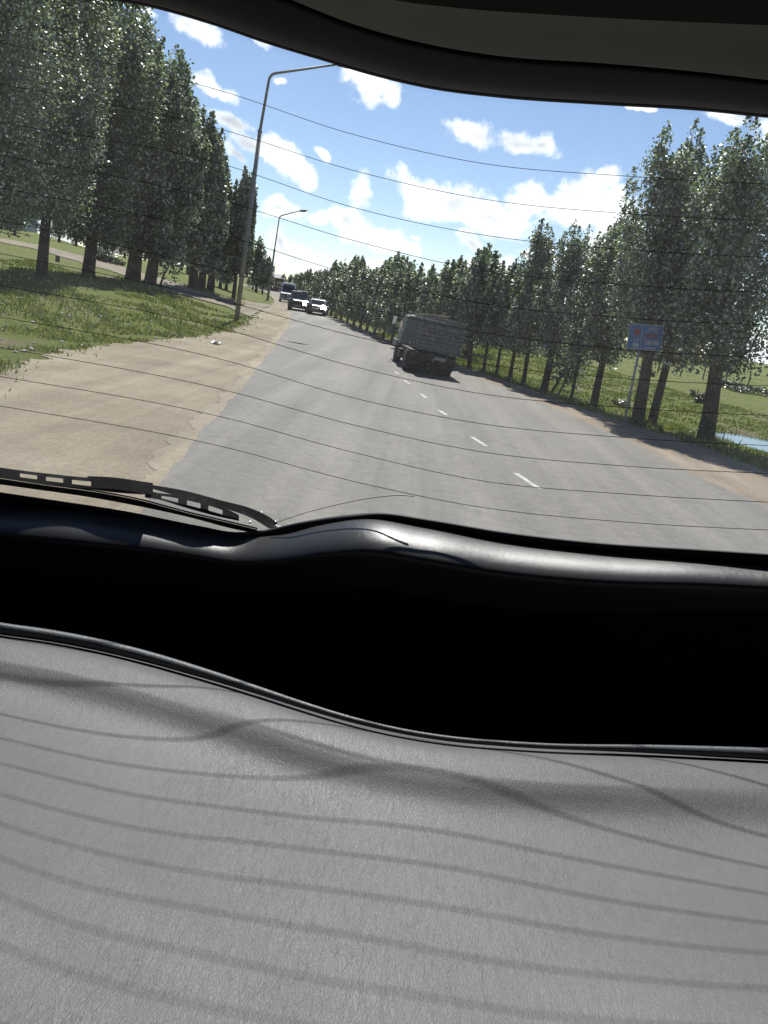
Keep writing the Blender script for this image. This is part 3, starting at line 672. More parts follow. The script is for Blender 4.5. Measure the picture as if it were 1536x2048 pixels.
# ------------------------------------------------------------------ blue sign
M_signblue = mat('faded_blue_sign', (.04, .10, .25), .6, var=(.07, .14, .27), vscale=5)
M_signred = mat('faded_sign_red', (.30, .035, .03), .6); M_signwhite = mat('faded_sign_white', (.36, .37, .40), .6)
M_alu = mat('grey_metal', (.30, .31, .33), .5, metal=.4, var=(.22, .22, .23), vscale=9)
def blue_sign():
    b = gp(1247, 857); Y0 = b[1]
    o = empty('road_sign', b, 'blue roadside sign with red and white lettering on a leaning grey post', 'sign')
    P = lambda x, y, dy=0: Vector(atY(x, y, Y0+dy)-b)
    top = P(1288, 655, .06); MB().tube([P(1247, 857)+Vector((0, .06, -.2)), top], [.045, .04], 10).build('post', M_alu, o, True)
    TL, TR, BL = P(1261, 648), P(1327, 653), P(1250, 696)
    ex = (TR-TL); W = ex.length; ex.normalize(); ez = (TL-BL); H = ez.length; ez = (ez-ex*ez.dot(ex)).normalized(); en = ex.cross(ez); en = -en if en.y > 0 else en
    Rm = Matrix((ex, -en, ez)).transposed()
    cen = TL+ex*W/2-ez*H/2
    bo = MB().box(cen, (W, .03, H), Rm).build('board', M_signblue, o)
    rb = MB(); rb.box(cen+ez*(H/2+.012), (W+.03, .045, .024), Rm); rb.box(cen-ez*(H/2+.012), (W+.03, .045, .024), Rm); rb.box(cen-ex*(W/2+.01), (.02, .045, H), Rm); rb.box(cen+ex*(W/2+.01), (.02, .045, H), Rm)
    rb.build('frame', M_alu, o)
    f = cen+en*.0185
    MB().box(f-ex*(W*.12), (.02, .006, H*.98), Rm).build('divider', M_signwhite if False else M_alu, bo)
    def pl(x, z, w, h, m, name): MB().box(f+ex*(x*W)+ez*(z*H), (w*W, .004, h*H), Rm).build(name, m, bo)
    # the little figure column at the left: red top, white foot
    mb = MB(); mb.box(f+ex*(-.27*W)+ez*(.24*H), (.15*W, .005, .16*H), Rm); mb.box(f+ex*(-.29*W)+ez*(.08*H), (.05*W, .005, .20*H), Rm); mb.box(f+ex*(-.23*W)+ez*(.10*H), (.04*W, .005, .14*H), Rm)
    mb.build('red_symbol', M_signred, bo)
    mb = MB(); mb.box(f+ex*(-.26*W)+ez*(-.33*H), (.17*W, .005, .14*H), Rm); mb.box(f+ex*(-.30*W)+ez*(-.18*H), (.03*W, .005, .18*H), Rm); mb.box(f+ex*(-.21*W)+ez*(-.14*H), (.03*W, .005, .16*H), Rm)
    mb.build('white_symbol', M_signwhite, bo)
    pl(.20, -.43, .34, .045, M_signwhite, 'underline'); pl(-.27, -.46, .2, .04, M_alu, 'footer_strip')
    def text(s, x, z, h, w, m, name):
        cu = bpy.data.curves.new(name, 'FONT'); cu.body = s; cu.size = 1; cu.extrude = .004; cu.align_x = 'CENTER'; cu.align_y = 'CENTER'; cu.offset = .035
        t = bpy.data.objects.new(name, cu); C.objects.link(t)
        bpy.context.view_layer.update(); me = bpy.data.meshes.new_from_object(t.evaluated_get(bpy.context.evaluated_depsgraph_get())); bpy.data.objects.remove(t)
        xs = [v.co.x for v in me.vertices]; ys = [v.co.y for v in me.vertices]
        kx = w*W/(max(xs)-min(xs)); ky = h*H/(max(ys)-min(ys)); cx = (max(xs)+min(xs))/2; cy = (max(ys)+min(ys))/2
        for v in me.vertices: v.co = f+en*(.001+v.co.z)+ex*(x*W+(v.co.x-cx)*kx)+ez*(z*H+(v.co.y-cy)*ky)
        me.materials.clear(); me.materials.append(m); q = bpy.data.objects.new(name, me); C.objects.link(q); q.parent = bo
    text('АВТО', .2, .33, .15, .28, M_signwhite, 'lettering'); text('МОЙКА', .19, .10, .20, .40, M_signred, 'lettering'); text('100 М', .2, -.20, .21, .42, M_signwhite, 'lettering')
blue_sign()

# ------------------------------------------------------------------ truck
M_boxgrey = mat('weathered_board_grey', (.065, .068, .072), .8, var=(.15, .15, .145), vscale=4, bump=.01, bscale=20)
M_boxred = mat('old_red_paint', (.16, .07, .06), .8)
M_cab = mat('truck_cab_green', (.10, .115, .105), .5, var=(.15, .165, .15), vscale=3)
M_chas = mat('oily_chassis', (.022, .022, .022), .7); M_wood = mat('pale_plank', (.38, .32, .22), .8, var=(.26, .21, .14), vscale=9)
M_cglass = mat('dark_car_glass', (.02, .025, .03), .08, spec=.8); M_chrome = mat('mirror_metal', (.7, .7, .7), .2, metal=.9)
M_tail = mat('tail_lamp_red', (.10, .02, .02), .5)
def wheel(mb_parent, c, r, w, name='wheel'):
    t = MB(); n = 20; prof = [(-.5, .62), (-.5, .92), (-.36, 1), (.36, 1), (.5, .92), (.5, .62)]
    V = []; F = []
    for x, q in prof:
        for k in range(n): a = 2*math.pi*k/n; V.append((c[0]+x*w, c[1]+math.cos(a)*q*r, c[2]+math.sin(a)*q*r))
    for i in range(len(prof)-1):
        for k in range(n): F.append((i*n+k, i*n+(k+1) % n, (i+1)*n+(k+1) % n, (i+1)*n+k))
    o = mesh_obj(name, V, F, M_tyre, mb_parent, True)
    V = []; F = []
    for x, q in ((-.44, .63), (-.2, .55), (-.2, .2), (-.4, .16), (.4, .16), (.2, .2), (.2, .55), (.44, .63)):
        for k in range(n): a = 2*math.pi*k/n; V.append((c[0]+x*w, c[1]+math.cos(a)*q*r, c[2]+math.sin(a)*q*r))
    for i in range(7):
        for k in range(n): F.append((i*n+k, i*n+(k+1) % n, (i+1)*n+(k+1) % n, (i+1)*n+k))
    F += [tuple(3*n+k for k in range(n)), tuple(4*n+k for k in range(n))]
    mesh_obj('rim', V, F, M_cab, o, True)
    return o
M_plate_t = mat('dirty_plate', (.28, .28, .27), .6)
def truck():
    g = gp(850, 748)
    k = g[1]/35.8
    o = empty('dump_truck', g, 'old grey board-sided truck driving away in the far lane, seen from behind', 'truck', rz=R_(8.0)); o.scale = (k, k, k); o.rotation_euler = (0, R_(2.6), R_(8.0))
    # local: +y forward (away), x right, rear axle at y=0, rear face at y=-.75
    wheel(o, (-.93, 0, .47), .47, .27); wheel(o, (-.64, 0, .47), .47, .24); wheel(o, (.93, 0, .47), .47, .27); wheel(o, (.64, 0, .47), .47, .24)
    wheel(o, (-.92, 3.6, .47), .47, .28); wheel(o, (.86, 3.6, .47), .47, .28)
    ch = MB(); ch.box((-.4, 1.6, .72), (.1, 5.2, .2)); ch.box((.4, 1.6, .72), (.1, 5.2, .2)); ch.box((0, 0, .47), (1.5, .16, .16)); ch.box((0, 3.6, .5), (1.5, .14, .14))
    ch.box((0, -.9, .74), (1.9, .08, .16)); ch.box((.05, 1.2, .55), (.7, .5, .35)); ch.tube([(0, -.22, .47), (0, -.1, .47), (0, .1, .47), (0, .22, .47)], [.1, .24, .24, .1], 12)
    ch.box((-.9, 1.6, .62), (.5, .9, .4)); ch.box((.85, 1.7, .6), (.45, .6, .42)); ch.box((0, .6, .9), (2.0, 3.0, .16))
    ch.build('chassis', M_chas, o, bevel=.015)
    for s in (-1, 1): MB().box((s*.78, -.62, .62), (.6, .025, .52)).build('mud_flap', M_rub, o)
    # cargo box with horizontal boards, slightly askew to the right as it sits on its springs
    zb, zt = 1.14, 2.5; x0, x1 = -.72, 1.12; ya, yb = -.95, 1.7
    bx = MB(); nb = 7
    for i in range(nb):
        h = (zt-.18-zb)/nb; z = zb+h*(i+.5)
        bx.box(((x0+x1)/2+random.uniform(-.01, .01), ya, z), (x1-x0, .05+.012*(i % 2), h*.86))
        bx.box((x0, (ya+yb)/2, z), (.05, yb-ya-.06, h*.86)); bx.box((x1, (ya+yb)/2, z), (.05, yb-ya-.06, h*.86)); bx.box(((x0+x1)/2, yb, z), (x1-x0, .05, h*.86))
    for x in (x0+.02, x0+.68, x1-.68, x1-.02): bx.box((x, ya-.035, (zb+zt)/2-.05), (.07, .05, zt-zb-.1))
    for y in (ya+.7, ya+1.35, ya+2.0): bx.box((x0-.035, y, (zb+zt)/2-.05), (.05, .07, zt-zb-.1)); bx.box((x1+.035, y, (zb+zt)/2-.05), (.05, .07, zt-zb-.1))
    bx.box(((x0+x1)/2, (ya+yb)/2, zb-.04), (x1-x0+.1, yb-ya, .08)); bx.box(((x0+x1)/2, ya-.02, zt-.1), (x1-x0+.06, .09, .11)); bx.box((x0, (ya+yb)/2, zt-.1), (.09, yb-ya, .09)); bx.box((x1, (ya+yb)/2, zt-.1), (.09, yb-ya, .09))
    bx.build('cargo_box', M_boxgrey, o, bevel=.008)
    for (x, z, w, h) in ((-.35, 1.9, .22, .07), (.42, 1.42, .16, .12)): MB().box((x, ya-.036, z), (w, .008, h)).build('red_mark', M_boxred, o)
    MB().box(((x0+x1)/2, (ya+yb)/2, (zb+zt)/2-.1), (x1-x0-.07, yb-ya-.07, zt-zb-.25)).build('box_lining', M_chas, o)
    MB().box((.35, -1.0, .80), (.5, .02, .12)).build('number_plate', M_plate_t, o)
    # planks and a folded tarpaulin lying in the box are lashed to it
    pk = MB(); pk.box((-.1, .4, zt+.04), (1.3, .16, .06), Matrix.Rotation(R_(-5), 3, 'Y')); pk.box((.3, .1, zt-.0), (1.1, .2, .05), Matrix.Rotation(R_(4), 3, 'Y')); pk.build('plank', M_wood, o)
    # cab, one step forward and showing on the left
    cb = MB(); xs = 1.06; sec = [(2.55, 1.0, 2.3), (2.62, .98, 2.36), (3.4, .98, 2.38), (4.15, 1.0, 2.26)]
    V = []; 
    for (y, zl, zu) in sec:
        for (x, z) in ((-xs, zl), (-xs, 1.5), (-xs+.06, 1.62), (-xs+.14, zu-.1), (-xs+.3, zu), (xs-.3, zu), (xs-.14, zu-.1), (xs-.06, 1.62), (xs, 1.5), (xs, zl)): V.append((x, y, z))
    F = []
    for i in range(3):
        for k_ in range(10): F.append((i*10+k_, i*10+(k_+1) % 10, (i+1)*10+(k_+1) % 10, (i+1)*10+k_))
    F += [tuple(range(9, -1, -1)), tuple(30+k_ for k_ in range(10))]
    cb.add(V, F); cb.box((0, 4.7, 1.25), (1.7, 1.2, .7), taper=.9); cb.box((-.9, 4.1, .95), (.45, 1.5, .3)); cb.box((.9, 4.1, .95), (.45, 1.5, .3))
    c = cb.build('cab', M_cab, o, bevel=.03)
    MB().box((0, 2.53, 1.95), (1.1, .03, .42)).build('rear_window', M_cglass, c)
    MB().box((-xs+.01, 3.3, 1.9), (.03, .8, .42), Matrix.Rotation(R_(-8), 3, 'Y')).build('side_window', M_cglass, c)
    MB().box((xs-.01, 3.3, 1.9), (.03, .8, .42), Matrix.Rotation(R_(8), 3, 'Y')).build('side_window', M_cglass, c)
    MB().box((-.35, 3.2, 2.42), (.9, .7, .05), Matrix.Rotation(R_(6), 3, 'Y')).build('roof_plank', M_wood, c)
    for s in (-1, 1):
        mr_ = MB(); mr_.box((s*1.32, 4.0, 1.95), (.17, .05, .34)); mm = mr_.build('mirror', M_chrome, c, bevel=.01)
        MB().tube([(s*1.0, 4.05, 2.1), (s*1.32, 4.02, 2.12)], .015, 6).build('mirror_arm', M_chas, mm)
        MB().box((s*.85, -.96, .80), (.16, .04, .1)).build('tail_light', M_tail, o)
truck()

# ------------------------------------------------------------------ oncoming cars
def car_mat(n, c): return mat(n, c, .3, spec=.6, coat=.6)
M_head = bpy.data.materials.new('lit_headlight'); M_head.use_nodes = True
_p = M_head.node_tree.nodes['Principled BSDF']; _p.inputs['Emission Color'].default_value = (1, .98, .93, 1); _p.inputs['Emission Strength'].default_value = 16; _p.inputs['Base Color'].default_value = (.9, .9, .9, 1)
M_headoff = mat('clear_headlight', (.09, .10, .11), .15, spec=.8); M_grille = mat('dark_grille', (.02, .02, .022), .5); M_plate = mat('number_plate_white', (.25, .25, .25), .5)
def car(base, W, Hh, Ln, hood, body_m, roof_m, label, cat, name, rz, lit=(True, True), hr=.13, rack=False, van=False):
    g = gp(*base); g[2] += .0
    o = empty(name, (g[0], g[1], g[2]+.03), label, cat, 'oncoming vehicles with headlights', rz=rz)
    # local: front at y=0 toward the camera (-y), length to +y
    w = W/2; zc = .28; belt = Hh*.58 if not van else Hh*.52; zr = Hh
    pr = [(0, zc), (0, hood*.92), (.12, hood), (.95 if not van else .35, hood+.06), (1.0 if not van else .4, belt), (Ln, belt), (Ln, zc)]
    V = []; F = []
    cs = [(-w*.86, 1), (-w, .985), (-w, .98), (w, .98), (w, .985), (w*.86, 1)]
    for x, s in ((-w, .96), (-w*.93, 1), (w*.93, 1), (w, .96)):
        for y, z in pr: V.append((x, y+(.06 if abs(x) == w else 0), zc+(z-zc)*s))
    n = len(pr)
    for i in range(3):
        for k in range(n): F.append((i*n+k, (i+1)*n+k, (i+1)*n+(k+1) % n, i*n+(k+1) % n))
    F += [tuple(range(n)), tuple(3*n+k for k in range(n-1, -1, -1))]
    bd = MB().add(V, F).build('body', body_m, o, bevel=.05)
    yw0, yw1 = (1.0, 1.55) if not van else (.45, 1.05); tw = w*.82
    V = [(-w*.95, yw0, belt), (w*.95, yw0, belt), (w*.95, Ln-.05, belt), (-w*.95, Ln-.05, belt), (-tw, yw1, zr), (tw, yw1, zr), (tw, Ln-.35, zr), (-tw, Ln-.35, zr)]
    MB().add(V, [(0, 1, 5, 4), (1, 2, 6, 5), (2, 3, 7, 6), (3, 0, 4, 7), (4, 5, 6, 7)]).build('cabin', roof_m if van else body_m, o, bevel=.05)
    def lerp(a, b, t): return Vector(a)*(1-t)+Vector(b)*t
    A, B_, C_, D = [Vector(v)+Vector((0, -.02, .012)) for v in (V[0], V[1], V[5], V[4])]
    q = lambda u, v: lerp(lerp(A, B_, u), lerp(D, C_, u), v)
    MB().add([q(.07, .06), q(.93, .06), q(.91, .9), q(.09, .9)], [(0, 1, 2, 3)]).build('windscreen', M_cglass, o)
    for s in (-1, 1):
        MB().add([(s*(w*.955+.008), yw0+.25, belt+.05), (s*(w*.955+.008), Ln-.5, belt+.05), (s*(tw+.03), Ln-.6, zr-.14), (s*(tw+.03), yw1+.1, zr-.14)], [(0, 1, 2, 3)]).build('side_window', M_cglass, o)
        hl = MB(); hl.tube([(s*w*.72, -.035, hood*.80), (s*w*.72, .08, hood*.80)], hr, 14); hl.build('headlight', M_head if lit[(s+1)//2] else M_headoff, o, True)
        MB().box((s*(w+.12), yw0+.15, belt+.1), (.2, .1, .17)).build('door_mirror', body_m, o, bevel=.02)
        for y in (.75, Ln-.8): wheel(o, (s*(w-.12), y, .36), .36, .24)
    MB().box((0, -.035, hood*.74), (W*.46, .05, hood*.26)).build('grille', M_grille, o)
    MB().box((0, -.09, .48), (W*.98, .2, .24)).build('bumper', M_grille if not van else body_m, o, bevel=.04)
    MB().box((0, -.2, .5), (.5, .02, .12)).build('number_plate', M_plate, o)
    MB().box((0, (yw1+Ln-.35)/2, zr+.03), (tw*1.85, Ln-.5-yw1, .07 if not van else .22)).build('roof', roof_m, o, bevel=.03)
    if rack:
        r = MB()
        for y in (yw1+.2, yw1+.9, Ln-.7): r.box((0, y, zr+.13), (tw*1.9, .04, .04))
        for s in (-1, 1): r.box((s*tw*.9, (yw1+Ln)/2, zr+.13), (.04, Ln-yw1-.6, .04)); r.box((s*tw*.9, yw1+.3, zr+.08), (.04, .04, .1))
        r.build('roof_rack', M_grille, o)
M_c1 = car_mat('blue_grey_paint', (.05, .062, .072)); M_c2 = car_mat('pale_blue_grey_paint', (.09, .11, .13)); M_c3 = car_mat('silver_paint', (.10, .12, .15)); M_vanb = car_mat('van_dull_grey_paint', (.24, .27, .29)); M_wht = car_mat('white_paint', (.65, .68, .66)); M_dk = car_mat('dark_blue_paint', (.03, .05, .09))
car((594,624), 1.7, 1.66, 4.3, .96, M_c1, M_c2, 'blue-grey off-road car with roof rack and one bright headlight, front vehicle of the oncoming group', 'car', 'off_road_car', R_(6), (False, True), .24, rack=True)
car((574,607), 1.8, 2.1, 4.8, 1.1, M_vanb, M_wht, 'dull blue minibus with whitish roof behind the off-road car', 'minibus', 'minibus', R_(10), (False, False), van=True)
car((630,632), 1.55, 1.28, 3.9, .84, M_c3, M_c3, 'small silver car with glaring headlight, rightmost of the oncoming group', 'car', 'silver_car', R_(2), (False, True), .26)
# ------------------------------------------------------------------ buildings and fences far off
M_wallp = mat('pale_blue_wall', (.33, .38, .42), .8, var=(.40, .44, .47), vscale=1.5); M_roofg = mat('grey_roof', (.16, .16, .17), .7); M_brick = mat('brick_wall_red', (.13, .075, .062), .85, var=(.10, .06, .05), vscale=6)
def house(px, py, w, d, h, wm_, label, name, rz=0, nw=4):
    g = gp(px, py); o = empty(name, g, label, 'building', rz=rz)
    wl = MB(); wl.box((0, d/2, h/2-.3), (w, d, h+.6)); wl.build('wall', wm_, o)
    V = [(-w/2-.3, -.3, h), (w/2+.3, -.3, h), (w/2+.3, d+.3, h), (-w/2-.3, d+.3, h), (-w/2-.3, d/2, h+d*.22), (w/2+.3, d/2, h+d*.22)]
    MB().add(V, [(0, 1, 5, 4), (2, 3, 4, 5), (1, 2, 5), (3, 0, 4), (3, 2, 1, 0)]).build('roof', M_roofg, o)
    for k in range(nw):
        x = -w/2+w*(k+.5)/nw; f = MB().box((x, -.03, h*.55), (1.1, .08, 1.2)).build('window', M_wht, o); MB().box((x, -.08, h*.55), (.9, .03, 1.0)).build('pane', M_cglass, f)
house(60, 452, 22, 7, 3.0, M_wallp, 'long pale blue building far behind the left trunks', 'long_building', 0, 7)
house(-90, 430, 20, 7, 3.0, M_wallp, 'second pale building at the far left edge, partly hidden by leaves', 'long_building', 0, 6)
house(550, 584, 3.2, 4, 3.2, M_brick, 'small red brick building beside the road behind the minibus', 'brick_building', R_(20), 2)
house(722, 640, 5, 5, 2.6, M_wht, 'small white house glimpsed between trunks left of the truck', 'white_house', R_(10), 2)
M_post = mat('grey_fence_post', (.12, .11, .10), .9)
g = gp(1300, 742); o = empty('wire_fence', g, 'long low wire fence across the far side of the right field', 'fence')
P0 = [gp(x, y) for x, y in ((1180,722),(1225,730),(1270,738),(1315,746),(1360,753),(1405,760),(1450,767),(1495,774),(1540,781),(1590,789))]
wr = MB()
for p in P0: MB().tube([Vector(p-g)+Vector((0, 0, -.2)), Vector(p-g)+Vector((0, 0, 1.25))], .06, 6).build('post', M_post, o)
for h in (.45, .8, 1.15): wr.tube([Vector(p-g)+Vector((0, 0, h)) for p in P0], .014, 4)
wr.build('wire', M_post, o)
# small stump-like post in the left grass, and a scrap of litter
g = gp(115, 524); o = empty('marker_post', g, 'short square stone post in the grass between the first two left trunks', 'post')
MB().box((0, 0, .25), (.32, .3, .6), taper=.9).build('post', mat('grey_stone', (.13, .12, .10), .9), o, bevel=.03)
g = gp(432, 690); V = []; F = []
for j in range(5):
    for i in range(5): V.append((g[0]+(i-2)*.09+rng.normal(0, .015), g[1]+(j-2)*.1+rng.normal(0, .02), g[2]+.07+abs(rng.normal(0, .06))))
F = [(j*5+i, j*5+i+1, j*5+i+6, j*5+i+5) for j in range(4) for i in range(4)]
o = mesh_obj('litter_bag', V, F, mat('white_plastic_bag', (.7, .7, .68), .5)); m_ = o.modifiers.new('solid', 'SOLIDIFY'); m_.thickness = .03; tag(o, 'crumpled white plastic bag lying on the dirt below the near lamp', 'litter')
g = gp(1443, 884); o = empty('stake', g, 'thin wooden stake standing in the pool edge on the right', 'stake'); MB().tube([(0, 0, -.3), (.03, 0, .42)], .018, 6).build('post', M_post, o)

# ------------------------------------------------------------------ the van we sit in
RAKE = .80
def glass_pt(px, py, off=0.0):
    d = rd(px, py); t = 1.0
    for _ in range(12):
        x = t*d[0]
        t = (1.15-RAKE*.31+.03*x*x-off)/(d[1]+RAKE*d[2])
    return d*t
def crv(pl):
    xs = np.array([p[0] for p in pl], float); ys = np.array([p[1] for p in pl], float)
    # monotone-ish smooth spline (Catmull-Rom sampled)
    m = np.gradient(ys, xs)
    def f(x):
        x = np.asarray(x, float); i = np.clip(np.searchsorted(xs, x)-1, 0, len(xs)-2); h = xs[i+1]-xs[i]; t = (x-xs[i])/h
        return (2*t**3-3*t**2+1)*ys[i]+(t**3-2*t**2+t)*h*m[i]+(-2*t**3+3*t**2)*ys[i+1]+(t**3-t**2)*h*m[i+1]
    return f
c_top = crv([(-340,-85),(-150,-62),(0,-38),(180,-6),(300,15),(430,52),(540,90),(640,120),(740,150),(860,178),(1000,196),(1200,210),(1400,222),(1536,236),(1700,250),(1860,262)])
c_B = crv([(-340,-190),(0,-150),(300,-82),(560,-3),(700,52),(860,95),(1000,118),(1200,132),(1400,150),(1536,166),(1860,195)])
c_C = crv([(-340,-300),(0,-255),(300,-180),(560,-70),(700,-22),(780,0),(900,16),(1100,31),(1300,42),(1536,52),(1860,62)])
c_w = crv([(-340,930),(-150,958),(0,984),(100,999),(250,1022),(400,1052),(470,1064),(520,1061),(600,1044),(700,1029),(760,1025),(850,1037),(1000,1062),(1200,1085),(1400,1098),(1536,1107),(1700,1118),(1860,1128)])
c_t = crv([(-340,975),(-150,995),(0,1011),(150,1022),(300,1043),(400,1063),(480,1076),(560,1069),(640,1051),(740,1039),(850,1055),(1000,1083),(1200,1107),(1400,1122),(1536,1134),(1860,1156)])
vroot = empty('van', (0, 0, CAMZ), 'dark van interior framing the rear window, with headliner, tailgate sill and wiper', 'van')
XS = np.linspace(-340, 1860, 150)
def loft(name, rows, mt, parent, smooth=True, thick=0):
    V = np.concatenate([np.asarray(r) for r in rows]); n = len(rows[0]); m = len(rows)
    I = np.arange(n*m).reshape(m, n); F = np.stack([I[:-1, :-1], I[1:, :-1], I[1:, 1:], I[:-1, 1:]], -1).reshape(-1, 4)
    o = mesh_obj(name, V, F, mt, parent, smooth)
    if thick: q = o.modifiers.new('solid', 'SOLIDIFY'); q.thickness = thick; q.offset = 0
    return o
row = lambda f, off, dy=0: [glass_pt(x, float(f(x))+dy, off) for x in XS]
M_trim = mat('dark_trim_plastic', (.030, .034, .042), .6, bump=.0004, bscale=900)
M_trimlow = bpy.data.materials.new('grained_sill_plastic'); 
M_trimlow = mat_leather('grained_sill_plastic', (.032, .031, .030), .36, 1.8, .00013, .00016)
M_trimlow.node_tree.nodes['Principled BSDF'].inputs['Specular IOR Level'].default_value = .42
M_liner = mat('grey_headliner_fabric', (.30, .295, .26), .95, bump=.0006, bscale=700); M_liner2 = mat('shaded_roof_fabric', (.02, .02, .018), .95)  # second fabric: headliner darkened in colour for the shade further in
M_dark = mat('black_interior', (.006, .006, .006), .9, spec=.1)  # near-black colour stands in for the darkness inside the closed shell
M_glass = mat_glass()
# glass
rows = []
for k in range(24):
    t = k/23; rows.append([glass_pt(x, (float(c_top(x))-6)*(1-t)+(float(c_w(x))+6)*t, 0) for x in XS])
gl = loft('rear_window', rows, M_glass, vroot)
# heater wires
WX = [-340, 0, 440, 700, 960, 1250, 1536, 1860]
WT = [(85,181,267,326,352,368),(168,258,339,397,427,442),(245,327,413,469,499,515),(310,400,479,540,570,585),(375,468,548,606,636,650),(440,540,608,664,699,715),(507,600,670,727,757,772),(571,656,731,787,815,831),(634,718,794,847,875,891),(695,778,848,903,932,947),(753,833,903,961,988,1004),(812,892,961,1014,1044,1060)]
M_wire = mat('heater_wire', (.06, .04, .028), .6)
def strip(name, top, bot, o1, o2, mt, parent):
    n = len(top); V = [glass_pt(x, y, o1) for x, y in top]+[glass_pt(x, y, o1) for x, y in bot]+[glass_pt(x, y, o2) for x, y in top]+[glass_pt(x, y, o2) for x, y in bot]
    F = []
    for i in range(n-1):
        F += [(i, i+1, n+i+1, n+i), (2*n+i, 3*n+i, 3*n+i+1, 2*n+i+1), (i, 2*n+i, 2*n+i+1, i+1), (n+i, n+i+1, 3*n+i+1, 3*n+i)]
    F += [(0, n, 3*n, 2*n), (n-1, 3*n-1, 4*n-1, 2*n-1)]
    return mesh_obj(name, V, F, mt, parent)
for w in WT:
    f = crv(list(zip(WX, [w[0]-(w[1]-w[0])*.66]+list(w)+[w[-1]+10]))); xs = np.linspace(-320, 1850, 90); ys = f(xs)
    strip('heater_wire', list(zip(xs, ys-.62)), list(zip(xs, ys+.62)), .0006, .0016, M_wire, gl)
fb = crv([(540,1050),(600,1029),(660,1013),(752,995),(800,991),(828,993),(900,1004)]); xs = np.linspace(545, 828, 30); ys = fb(xs)
strip('heater_wire', list(zip(xs, ys-.62)), list(zip(xs, ys+.62)), .0006, .0016, M_wire, gl)
# seals and trims
loft('window_seal', [row(c_w, -.012, 10), row(c_w, -.004, 0), row(c_w, .004, 0), row(c_w, .010, 4), row(lambda x: (c_w(x)+c_t(x))/2, .012), row(c_t, .016), row(c_t, .016, 12)], M_rub, vroot)
loft('window_seal', [row(c_top, -.012, -10), row(c_top, -.004), row(c_top, .004), row(c_top, .010, -3), row(c_top, .012, -9), row(c_top, .012, -22)], M_rub, vroot)
lerpf = lambda f, g, t: (lambda x: f(x)*(1-t)+g(x)*t)
loft('upper_trim', [row(c_top, .013, -7), row(c_top, .020, -10), row(lerpf(c_top, c_B, .3), .032), row(lerpf(c_top, c_B, .6), .042), row(lerpf(c_top, c_B, .9), .050), row(c_B, .052), row(c_B, .044, -8), row(c_B, .044, -30)], M_trim, vroot)
Brow = row(c_B, .058, -5); 
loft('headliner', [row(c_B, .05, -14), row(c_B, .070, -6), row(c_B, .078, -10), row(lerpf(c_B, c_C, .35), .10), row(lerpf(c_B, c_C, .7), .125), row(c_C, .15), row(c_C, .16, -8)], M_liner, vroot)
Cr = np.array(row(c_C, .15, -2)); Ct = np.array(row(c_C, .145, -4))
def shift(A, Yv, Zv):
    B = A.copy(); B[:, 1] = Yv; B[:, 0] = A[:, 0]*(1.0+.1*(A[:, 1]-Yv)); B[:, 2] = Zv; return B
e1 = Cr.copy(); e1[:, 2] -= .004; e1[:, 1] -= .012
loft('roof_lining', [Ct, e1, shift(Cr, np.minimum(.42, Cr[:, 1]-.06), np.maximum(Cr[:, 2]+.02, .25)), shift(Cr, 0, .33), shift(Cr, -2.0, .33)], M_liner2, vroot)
# sill: rounded ridge; c_lo is where it turns under into the dark
thk = crv([(-340,60),(0,66),(200,66),(380,56),(500,54),(600,60),(740,68),(850,69),(1000,66),(1200,60),(1536,44),(1860,40)])
sill = []
for t, off, dz in ((0, .010, -3), (0.0, .020, 0), (.07, .030, 0), (.15, .040, 0), (.25, .0505, 0), (.35, .0605, 0), (.45, .0693, 0), (.55, .0775, 0), (.64, .0843, 0), (.72, .0899, 0), (.80, .0950, 0), (.86, .0987, 0), (.92, .1020, 0), (.96, .1038, 0), (1.0, .1054, 0), (1.12, .1085, 0), (1.5, .115, 0), (2.0, .124, 0)):
    sill.append([glass_pt(x, float(c_t(x)+thk(x)*t)+dz, off if t <= 0 else .02+(off-.02)*float(thk(x))/62) for x in XS])
sl_ = loft('sill_trim', sill, M_trimlow, vroot)
M_seam = mat('seam_groove', (.015, .015, .016), .8)
A = np.array(sill[-1]); B1 = A.copy(); B1[:, 2] -= .05; B1[:, 1] += .01; B2 = A.copy(); B2[:, 2] = -1.25; B2[:, 1] += .03
loft('tailgate_panel', [A, B1, B2], M_dark, vroot)
# body shell: a closed box whose rear face is cut by the window outline
def shell():
    Wd, zt_, zb_, yf = .95, .46, -1.35, -2.2
    inner = [glass_pt(x, float(c_top(x))-2, -.004) for x in XS]+[glass_pt(x, float(c_w(x))+2, -.004) for x in XS[::-1]]
    n = len(XS); outer = []
    for k in range(n):
        x = -Wd+2*Wd*k/(n-1); outer.append((x, 1.15-RAKE*(zt_+.31)+.06-.1*x*x, zt_))
    for k in range(n):
        x = Wd-2*Wd*k/(n-1); outer.append((x, 1.24-.1*x*x, zb_))
    V = [tuple(p) for p in inner]+outer; m = 2*n; F = [(k, (k+1) % m, m+(k+1) % m, m+k) for k in range(m)]
    base = len(V)
    fr_ = [(-Wd, yf, zt_), (Wd, yf, zt_), (Wd, yf, zb_), (-Wd, yf, zb_)]; V += fr_
    a, b_, c_, d_ = base, base+1, base+2, base+3; oTL, oTR, oBR, oBL = m, m+n-1, m+n, m+2*n-1
    F += [tuple([a]+[m+k for k in range(n)]+[b_]), tuple([c_]+[m+n+k for k in range(n)]+[d_]), (b_, oTR, oBR, c_), (d_, oBL, oTL, a), (a, b_, c_, d_)]
    return mesh_obj('body', V, F, M_dark, vroot)
shell()
